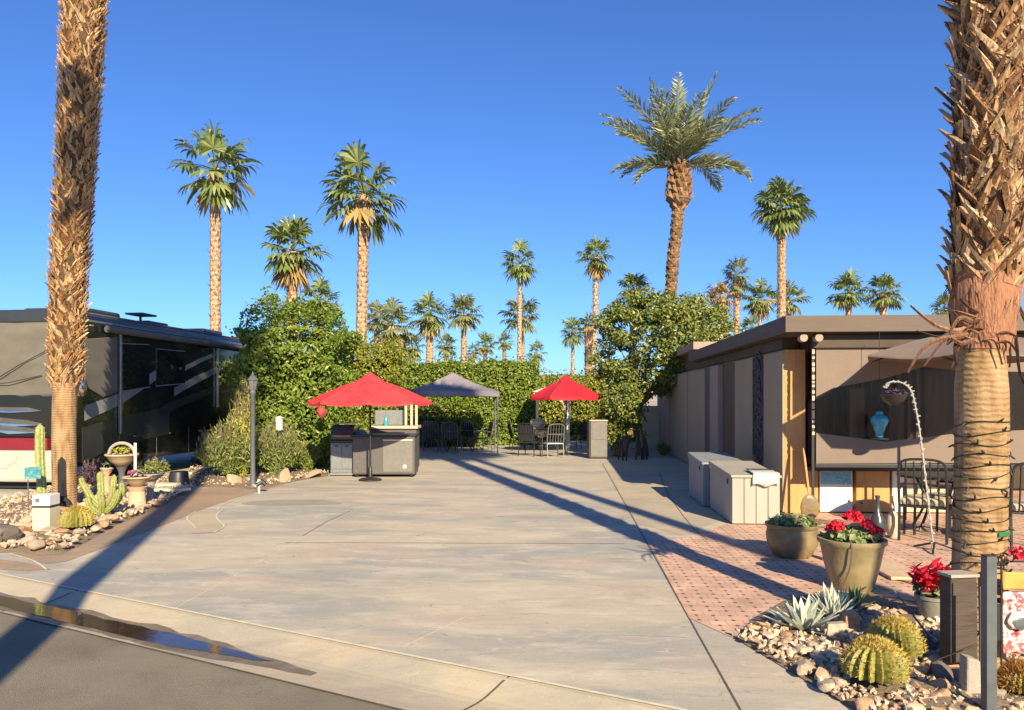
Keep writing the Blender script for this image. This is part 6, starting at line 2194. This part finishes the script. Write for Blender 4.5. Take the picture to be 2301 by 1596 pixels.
m = MB(); m.blob(b + Vector((0, -.03, .18)), .13, .03, .19, 3, .1); m.build('blade', 'glaze_brown', t, smooth=True)
q = G(1850, 1262); m = MB(); m.extr([(q.x, q.y, .01), (q.x + .12, q.y + .05, .01), (q.x + .10, q.y + .02, .16), (q.x + .04, q.y, .20)], (0, .04, 0))
m.build('stone_shard', 'white_paint', None, org=q, bevel=.01); tag(bpy.data.objects['stone_shard'], 'small white upright stone between the brown pot and the olive pot', 'stone')
q = G(2010, 1290); m = MB(); m.box(q.x - .16, q.y - .3, .008, q.x + .2, q.y + .5, .04)
m.build('stepping_stone', 'terracotta', None, org=q, bevel=.01); tag(bpy.data.objects['stepping_stone'], 'flat tan paving stone just right of the olive geranium pot', 'stone')

# lights wound round the near right palm
def palm_lights():
    pts, rad = PR_pts, PR_rad
    zs = [p.z for p in pts]
    def at(z):
        j = 0
        while j < len(zs) - 2 and zs[j + 1] < z: j += 1
        k = max(0, min(1, (z - zs[j]) / max(1e-6, zs[j + 1] - zs[j])))
        return pts[j].lerp(pts[j + 1], k), rad[j] + (rad[j + 1] - rad[j]) * k
    t = thing('string_lights', 'dark wire of tiny bulbs wound round the smooth stem of the near right palm', 'string lights', pts[0])
    m = MB(); wire = []; rd = random.Random(6)
    z0, z1, turns = .24, 1.58, 20
    nn = turns * 26
    for i in range(nn):
        u = i / (nn - 1); a = 2 * PI * turns * u
        z = z0 + (z1 - z0) * u + .012 * math.sin(a * 2.3) + .016 * noise.noise(Vector((a * .7, 1, 2)))
        c, r = at(z); o = Vector((math.cos(a), math.sin(a), 0))
        wire.append((Vector((c.x, c.y, z)) + o * (r + .006), o))
    m.tube([w for w, _ in wire], .0032, 5); m.build('wire', 'wire_green', t)
    cnt = 0
    for i in range(3, nn, 5):
        p, o = wire[i]
        if o.y > .35: continue
        d = (o * .5 + Vector((rd.uniform(-.6, .6), 0, rd.choice((-1, 1)) * rd.uniform(.4, 1)))).normalized()
        m = MB(); m.tube([p, p + d * .022, p + d * .036], [.0065, .0065, .003], 6); m.build('bulb', 'wire_green', t); cnt += 1
        if cnt > 96: break
    z = P(0, 1192, 4.72).z; c, r = at(z)
    tr = thing('ribbon', 'short green ribbon tied to the near right palm stem above the dark square post', 'ribbon', Vector((c.x, c.y, z)))
    m = MB(); pr = []
    for i in range(8):
        a = R(-100 + 9 * i + 20); o = Vector((math.cos(a), math.sin(a), 0)); pr += [Vector((c.x, c.y, z - .012)) + o * (r + .012), Vector((c.x, c.y, z + .012 + .004 * math.sin(i))) + o * (r + .012)]
    m.add(pr, [(2 * i, 2 * i + 2, 2 * i + 3, 2 * i + 1) for i in range(7)])
    o_ = m.build('band', 'ribbon_green', tr); s_ = o_.modifiers.new('thick', 'SOLIDIFY'); s_.thickness = .003
palm_lights()

# dark square post, flag, box at the bottom right
Z = 3.98; b = W((2222 - CXD) / FD * Z, Z)
t = thing('sign_post', 'slim dark square post in front of the near right palm', 'post', b, YAW)
zt = HC - (1250 - HYD) / FD * Z; hw = 11.5 * Z / FD
m = MB(); m.box(-hw, -hw, 0, hw, hw, zt); m.build('post', 'post_grey', t, local=True, bevel=.003)
m = MB(); m.box(-hw * 1.05, -hw * 1.05, zt + .001, hw * 1.05, hw * 1.05, zt + .006); m.build('cap', 'black_metal', t, local=True, bevel=.002)
m = MB(); m.box(hw + .001, -.01, .42, hw + .03, .02, .62); m.build('bracket', 'black_metal', t, local=True, bevel=.003)
Z = 4.35; b = W((2206 - CXD) / FD * Z, Z)
m = MB(); m.tube([b, b + Vector((0, 0, HC - (1320 - HYD) / FD * Z))], .009, 8)
m.build('thin_stake', 'white_paint', None, org=b, smooth=True); tag(bpy.data.objects['thin_stake'], 'thin pale upright stake touching the left of the dark square post', 'stake')
Z = 4.2; b = W((2186 - CXD) / FD * Z, Z)
m = MB(); zz = HC - (1478 - HYD) / FD * Z
m.extr([(b.x - .035, b.y, 0), (b.x + .05, b.y, 0), (b.x + .045, b.y, zz - .02), (b.x - .03, b.y, zz)], (0, .09, 0))
m.build('stone_slab', 'grey_stone', None, org=b, bevel=.012); tag(bpy.data.objects['stone_slab'], 'grey upright stone slab left of the dark square post', 'stone')
Z = 4.55; b = W((2166 - CXD) / FD * Z, Z)
t = thing('planter_box', 'plain dark brown box standing against the near right palm base', 'planter box', b, YAW + R(8))
w_ = 32 * Z / FD; h_ = HC - (1298 - HYD) / FD * Z
m = MB(); m.box(-w_, 0, .10, w_, .10, h_); m.build('box', 'dark_box', t, local=True, bevel=.006)
for k in range(1):
    m = MB(); m.box(-w_ + .006, -.012, .11, w_ - .006, -.001, h_ - .03); m.build('front_panel', 'dark_box', t, local=True, bevel=.003)
m = MB(); m.box(-w_ - .01, -.015, h_ + .001, w_ + .01, .11, h_ + .02); m.build('rim', 'grey_stone', t, local=True, bevel=.003)
def flag():
    Z = 4.45; b = W((2250 - CXD) / FD * Z, Z)
    t = thing('garden_flag', 'red and white patterned garden flag with orange top on a thin stand, right edge', 'flag', b, YAW)
    def z(dy): return HC - (dy - HYD) / FD * Z
    m = MB(); m.tube([(0, 0, 0), (0, 0, z(1270)), (.03, 0, z(1262)), (.34, 0, z(1262))], .006, 6); m.build('stand', 'black_metal', t, local=True)
    def cloth(z0, z1, mat, name, y=0.0):
        m = MB(); v = []
        for i in range(15):
            u = i / 14
            for k in range(9):
                w = k / 8
                v.append((.012 + .31 * u, y + .012 * math.sin(u * 7 + w * 2) * (1 - w * .6), z0 + (z1 - z0) * w))
        m.add(v, [(i * 9 + k, (i + 1) * 9 + k, (i + 1) * 9 + k + 1, i * 9 + k + 1) for i in range(14) for k in range(8)])
        o = m.build(name, mat, t, local=True, smooth=True); s_ = o.modifiers.new('thick', 'SOLIDIFY'); s_.thickness = .002
        return o
    cloth(z(1326), z(1286), 'flag_orange', 'orange_panel')
    cl = cloth(z(1470), z(1330), 'flag_print', 'printed_panel')
    m = MB(); m.blob((.095, -.018, z(1392)), .07, .01, .055, 1, .15); m.build('pale_patch', 'white_cloth', cl, local=True, smooth=True)
    m = MB(); m.blob((.10, -.026, z(1398)), .05, .006, .036, 4, .3); m.build('dark_patch', 'post_grey', cl, local=True, smooth=True)
    m = MB(); pts = [(Vector((.05 + .25 * random.Random(i).random(), random.Random(i + 99).uniform(-.05, .05), z(1262) + .02 + .06 * random.Random(i + 7).random())), Vector((0, -1, .3))) for i in range(70)]
    m.leaves(np.array([q for q, _ in pts]), np.array([d for _, d in pts]), .05, .025, 2, .8, 0); m.build('ruffle', 'red_petal', t, local=True, fix=False)
flag()

# ------------------------------------------------------------------ rocks and gravel
def rock_mesh(seed, flat=.62, npt=16):
    rd = random.Random(seed); bm = bmesh.new()
    for i in range(npt):
        d = Vector((rd.gauss(0, 1), rd.gauss(0, 1), rd.gauss(0, 1))).normalized()
        k = rd.uniform(.82, 1.08)
        bm.verts.new((d.x * k * 1.1, d.y * k * .9, d.z * k * flat))
    bmesh.ops.convex_hull(bm, input=bm.verts)
    loose = [q for q in bm.verts if not q.link_faces]
    bmesh.ops.delete(bm, geom=loose, context='VERTS')
    bmesh.ops.bevel(bm, geom=bm.edges[:], offset=.09, segments=1, affect='EDGES', profile=.5)
    me = bpy.data.meshes.new('rock'); bm.to_mesh(me); bm.free()
    return me
ROCKS = [rock_mesh(i, .5 + .3 * ((i * 7) % 5) / 5) for i in range(9)]
for me in ROCKS: me.materials.append(MATS['rock'])
RG = [rock_mesh(20 + i) for i in range(3)]
for me in RG: me.materials.append(MATS['grey_rock'])
RD = [rock_mesh(30 + i, .75) for i in range(3)]
for me in RD: me.materials.append(MATS['dark_rock'])
def rock(me, loc, r, seed, label, group, name='rock', sc=(1, 1, 1)):
    rd = random.Random(seed)
    o = bpy.data.objects.new(name, me); C.objects.link(o)
    o.scale = (r * sc[0], r * sc[1], r * sc[2])
    o.rotation_euler = (rd.uniform(-.4, .4), rd.uniform(-.4, .4), rd.uniform(0, 6.28))
    o.location = loc
    tag(o, label, 'rock', group)
    return o
def pip(p, poly):
    ins = False; n = len(poly)
    for i in range(n):
        a, b = poly[i], poly[(i + 1) % n]
        if (a[1] > p[1]) != (b[1] > p[1]) and p[0] < (b[0] - a[0]) * (p[1] - a[1]) / (b[1] - a[1]) + a[0]: ins = not ins
    return ins
def scatter(poly, n, seed, rmin, taken, r0, r1, tries=9000, bias=None):
    rd = random.Random(seed); out = []
    xs = [p[0] for p in poly]; ys = [p[1] for p in poly]
    for _ in range(tries):
        if len(out) >= n: break
        p = (rd.uniform(min(xs), max(xs)), rd.uniform(min(ys), max(ys)))
        if not pip(p, poly): continue
        if bias and not bias(p, rd): continue
        r = rd.uniform(r0, r1)
        if any((p[0] - q[0]) ** 2 + (p[1] - q[1]) ** 2 < ((r + q[2]) * rmin) ** 2 for q in taken + out): continue
        out.append((p[0], p[1], r))
    return out
def keepout(*pts): return [(q[0], q[1], r) for q, r in pts]
RB = 'fist sized tan stones of the right rock bed'
koR = keepout((G(1966, 1552), .17), (W((2010 - CXD) / FD * 4.78, 4.78), .14), (G(1800, 1432), .09), (W(2.58, 5.75), .1), (G(2098, 1403), .1), (W((2196 - CXD) / FD * 4.72, 4.72), .2), (W((2222 - CXD) / FD * 3.98, 3.98), .05),
              (G(1870, 1425), .1), (G(2065, 1462), .12), (W((2167 - CXD) / FD * 4.55, 4.55), .12), (G(1914, 1322), .3), (G(2296, 1570), .12))
VIS_R = [G(1652, 1438), G(1700, 1415), G(1790, 1400), G(1900, 1380), G(2060, 1380), G(2301, 1400), G(2350, 1640), G(1990, 1640), G(1925, 1600), G(1800, 1525)]
rr_ = scatter(VIS_R, 150, 3, .72, koR, .028, .075)
for i, (x, y, r) in enumerate(rr_):
    rock(ROCKS[i % 9], (x, y, .03 + r * .3), r, i, 'one of the tan and pinkish broken stones filling the rock bed at bottom right', RB)
LB = 'tan broken stones of the left rock bed'
koL = keepout((G(104, 1203), .15), (G(172, 1202), .2), (G(147, 1152), .22), (G(232, 1168), .2), (G(308, 1146), .18), (G(97, 1172), .08))
VIS_L = [G(30, 1236), G(90, 1246), G(140, 1242), G(190, 1218), G(262, 1178), G(320, 1155), G(375, 1130), G(330, 1120), G(200, 1125), G(110, 1170), G(40, 1190)]
rl_ = scatter(VIS_L, 95, 4, .75, koL, .05, .12)
for i, (x, y, r) in enumerate(rl_):
    rock(ROCKS[(i * 2) % 9], (x, y, .07 + r * .25), r, i + 400, 'one of the tan and pinkish broken stones edging the left bed of cacti', LB)
# larger stones one can name
m_ = [(RG[0], G(128, 1215), .13, 'flat grey green boulder leaning at the foot of the cream utility post', (1.1, .9, 1)),
      (RG[1], G(152, 1218), .10, 'small grey rock between the utility post and the yellow barrel cactus', (1, 1, 1)),
      (RD[0], G(8, 1222), .26, 'dark boulder cut by the left edge of the photo', (1.5, 1, .8)),
      (RD[2], G(30, 1210), .18, 'dark jagged rock right of the boulder at the left edge', (1.2, 1, .8)),
      (ROCKS[4], G(525, 1090), .26, 'tan boulder lying in front of the lamp post shrubs', (1.3, .8, .8)),
      (RG[2], G(560, 1086), .16, 'grey tan stone touching the base of the lamp post', (1, 1, .8)),
      (ROCKS[2], G(640, 1083), .22, 'long low tan rock right of the small white spotlight', (2.0, .8, .55)),
      (ROCKS[5], G(700, 1074), .2, 'pale low rock at the bed end beside the grill', (1.4, .9, .7)),
      (RD[1], G(2068, 1468), .115, 'round brown boulder right of the golden barrel cacti', (1.1, 1, 1)),
      (ROCKS[1], G(1790, 1470), .075, 'pale upright stone below the broad leaved agave', (.8, .7, 1.3)),
      (ROCKS[3], G(2060, 1520), .09, 'orange tan flat stone right of the large golden barrel', (1.3, 1, .7)),
      (ROCKS[0], G(2140, 1530), .085, 'tan stone left of the grey slab', (1.1, 1, .9)),
      (ROCKS[7], G(2110, 1575), .08, 'pointed pale stone near the bottom edge left of the dark square post', (1.1, 1, .9)),
      (RD[2], W((2150 - CXD) / FD * 4.44, 4.44), .12, 'dark brown stone under the box at the palm', (1.2, .55, 1.1)),
      (RD[1], W((2120 - CXD) / FD * 4.5, 4.5), .11, 'dark rounded stone at the left foot of the box at the palm', (1.2, .8, 1.0)),
      (ROCKS[6], W((2180 - CXD) / FD * 4.4, 4.4), .10, 'tan stone at the right foot of the box, beside the grey slab', (1, .6, 1.1)),
      (RD[0], G(2060, 1590), .06, 'dark low stone at the bottom edge below the barrels', (1.8, .8, .7))]
for i, (me, loc, r, lb, sc) in enumerate(m_):
    rock(me, loc + Vector((0, 0, r * .35)), r, 900 + i, lb, None, 'boulder', sc)
for (d0, d1, y0, h, lb) in ((1852, 1905, 1440, .13, 'tall cut pale stone block right below the silvery agave'), (1893, 1930, 1425, .16, 'narrow cut stone block right of the tall cut block')):
    b = G((d0 + d1) / 2, y0); w_ = (d1 - d0) / 2 * ZG(y0) / FD
    m = MB(); m.add([(b.x - w_, b.y - .05, .02), (b.x + w_ * .9, b.y - .06, .02), (b.x + w_, b.y + .06, .02), (b.x - w_ * .9, b.y + .06, .02),
                     (b.x - w_ * .8, b.y - .035, h * .95), (b.x + w_ * .75, b.y - .04, h * 1.05), (b.x + w_ * .8, b.y + .05, h), (b.x - w_ * .7, b.y + .05, h * .9)],
                    [(0, 3, 2, 1), (4, 5, 6, 7), (0, 1, 5, 4), (1, 2, 6, 5), (2, 3, 7, 6), (3, 0, 4, 7)])
    o = m.build('stone_block', 'rock', None, org=b, bevel=.01); tag(o, lb, 'stone')
for (dx, dy, w_, lb) in ((385, 1112, .32, 'lower pale flagstone beside the upturned black pot'), (370, 1100, .28, 'upper pale flagstone leaning toward the grey bowl')):
    b = G(dx, dy); m = MB(); m.extr([(b.x - w_, b.y - .12, .07), (b.x + w_ * .7, b.y - .16, .07), (b.x + w_, b.y + .1, .07), (b.x - w_ * .6, b.y + .14, .07)], (0, 0, .05))
    o = m.build('flagstone', 'cream', None, org=b, bevel=.012); tag(o, lb, 'stone')

def gravel(name, label, polys, n, r0, r1, zf, seed, ko):
    rd = random.Random(seed); rg = np.random.default_rng(seed)
    var = []
    for i in range(6):
        bm = bmesh.new()
        for _ in range(9):
            d = Vector((rd.gauss(0, 1), rd.gauss(0, 1), rd.gauss(0, 1))).normalized()
            bm.verts.new((d.x, d.y * .85, d.z * .65))
        bmesh.ops.convex_hull(bm, input=bm.verts)
        bmesh.ops.delete(bm, geom=[q for q in bm.verts if not q.link_faces], context='VERTS')
        bm.verts.index_update()
        var.append((np.array([q.co[:] for q in bm.verts]), [tuple(x.index for x in f.verts) for f in bm.faces])); bm.free()
    m = MB(); cnt = 0
    poly = polys
    xs = [p[0] for p in poly]; ys = [p[1] for p in poly]
    while cnt < n:
        p = (rd.uniform(min(xs), max(xs)), rd.uniform(min(ys), max(ys)))
        if not pip(p, poly): continue
        if any((p[0] - q[0]) ** 2 + (p[1] - q[1]) ** 2 < (q[2] * .8) ** 2 for q in ko): cnt += .2; continue
        v, f = var[rd.randrange(6)]
        r = r0 + (r1 - r0) * rd.random() ** 2
        rot = np.array(Quaternion((rd.gauss(0, 1), rd.gauss(0, 1), rd.gauss(0, 1), rd.gauss(0, 1))).normalized().to_matrix())
        q = v @ rot.T * r + np.array([p[0], p[1], zf + rd.uniform(0, r * .8)])
        m.add(q.tolist(), f); cnt += 1
    o = m.build(name, 'gravel', local=True, fix=False)
    o["kind"] = 'stuff'
    return tag(o, label, 'gravel')
gravel('gravel', 'loose tan and pink gravel covering the right rock bed', VIS_R, 1900, .014, .038, .035, 5, koR)
gravel('gravel', 'loose tan gravel between the rocks of the left cactus bed', BED_L, 2600, .018, .05, .06, 6, koL)
gravel('gravel', 'pale gravel under the shrubs beside the lamp post', BED_M, 1500, .018, .045, .05, 7, [])

c = P(628, 954, 16.3)
t = thing('birdhouse', 'small white box hanging in the shrubs behind the lamp post', 'birdhouse', c)
m = MB(); m.box(c.x - .06, c.y - .06, c.z - .13, c.x + .06, c.y + .06, c.z + .13); m.build('box', 'white_paint', t, bevel=.012)
m = MB(); m.extr([(c.x - .075, c.y - .08, c.z + .132), (c.x + .075, c.y - .08, c.z + .132), (c.x, c.y - .08, c.z + .18)], (0, .16, 0)); m.build('roof', 'white_paint', t)
m = MB(); m.tube([Vector((c.x, c.y, 0)), Vector((c.x, c.y, c.z - .14))], .015, 6); m.build('pole', 'post_grey', t)
c = P(722, 926, 17.2)
t = thing('red_ornament', 'faded red hanging ornament between the clipped tree and the grill', 'ornament', c)
m = MB(); m.lathe([(.02, -.14), (.08, -.06), (.11, .03), (.07, .10), (.02, .13)], 12, c, wob=.12); m.build('shade', 'red_toy', t, smooth=True)
m = MB(); m.tube([(c.x, c.y, c.z + .15), (c.x + .02, c.y, c.z + .5)], .006, 5); m.build('wire', 'black_metal', t)
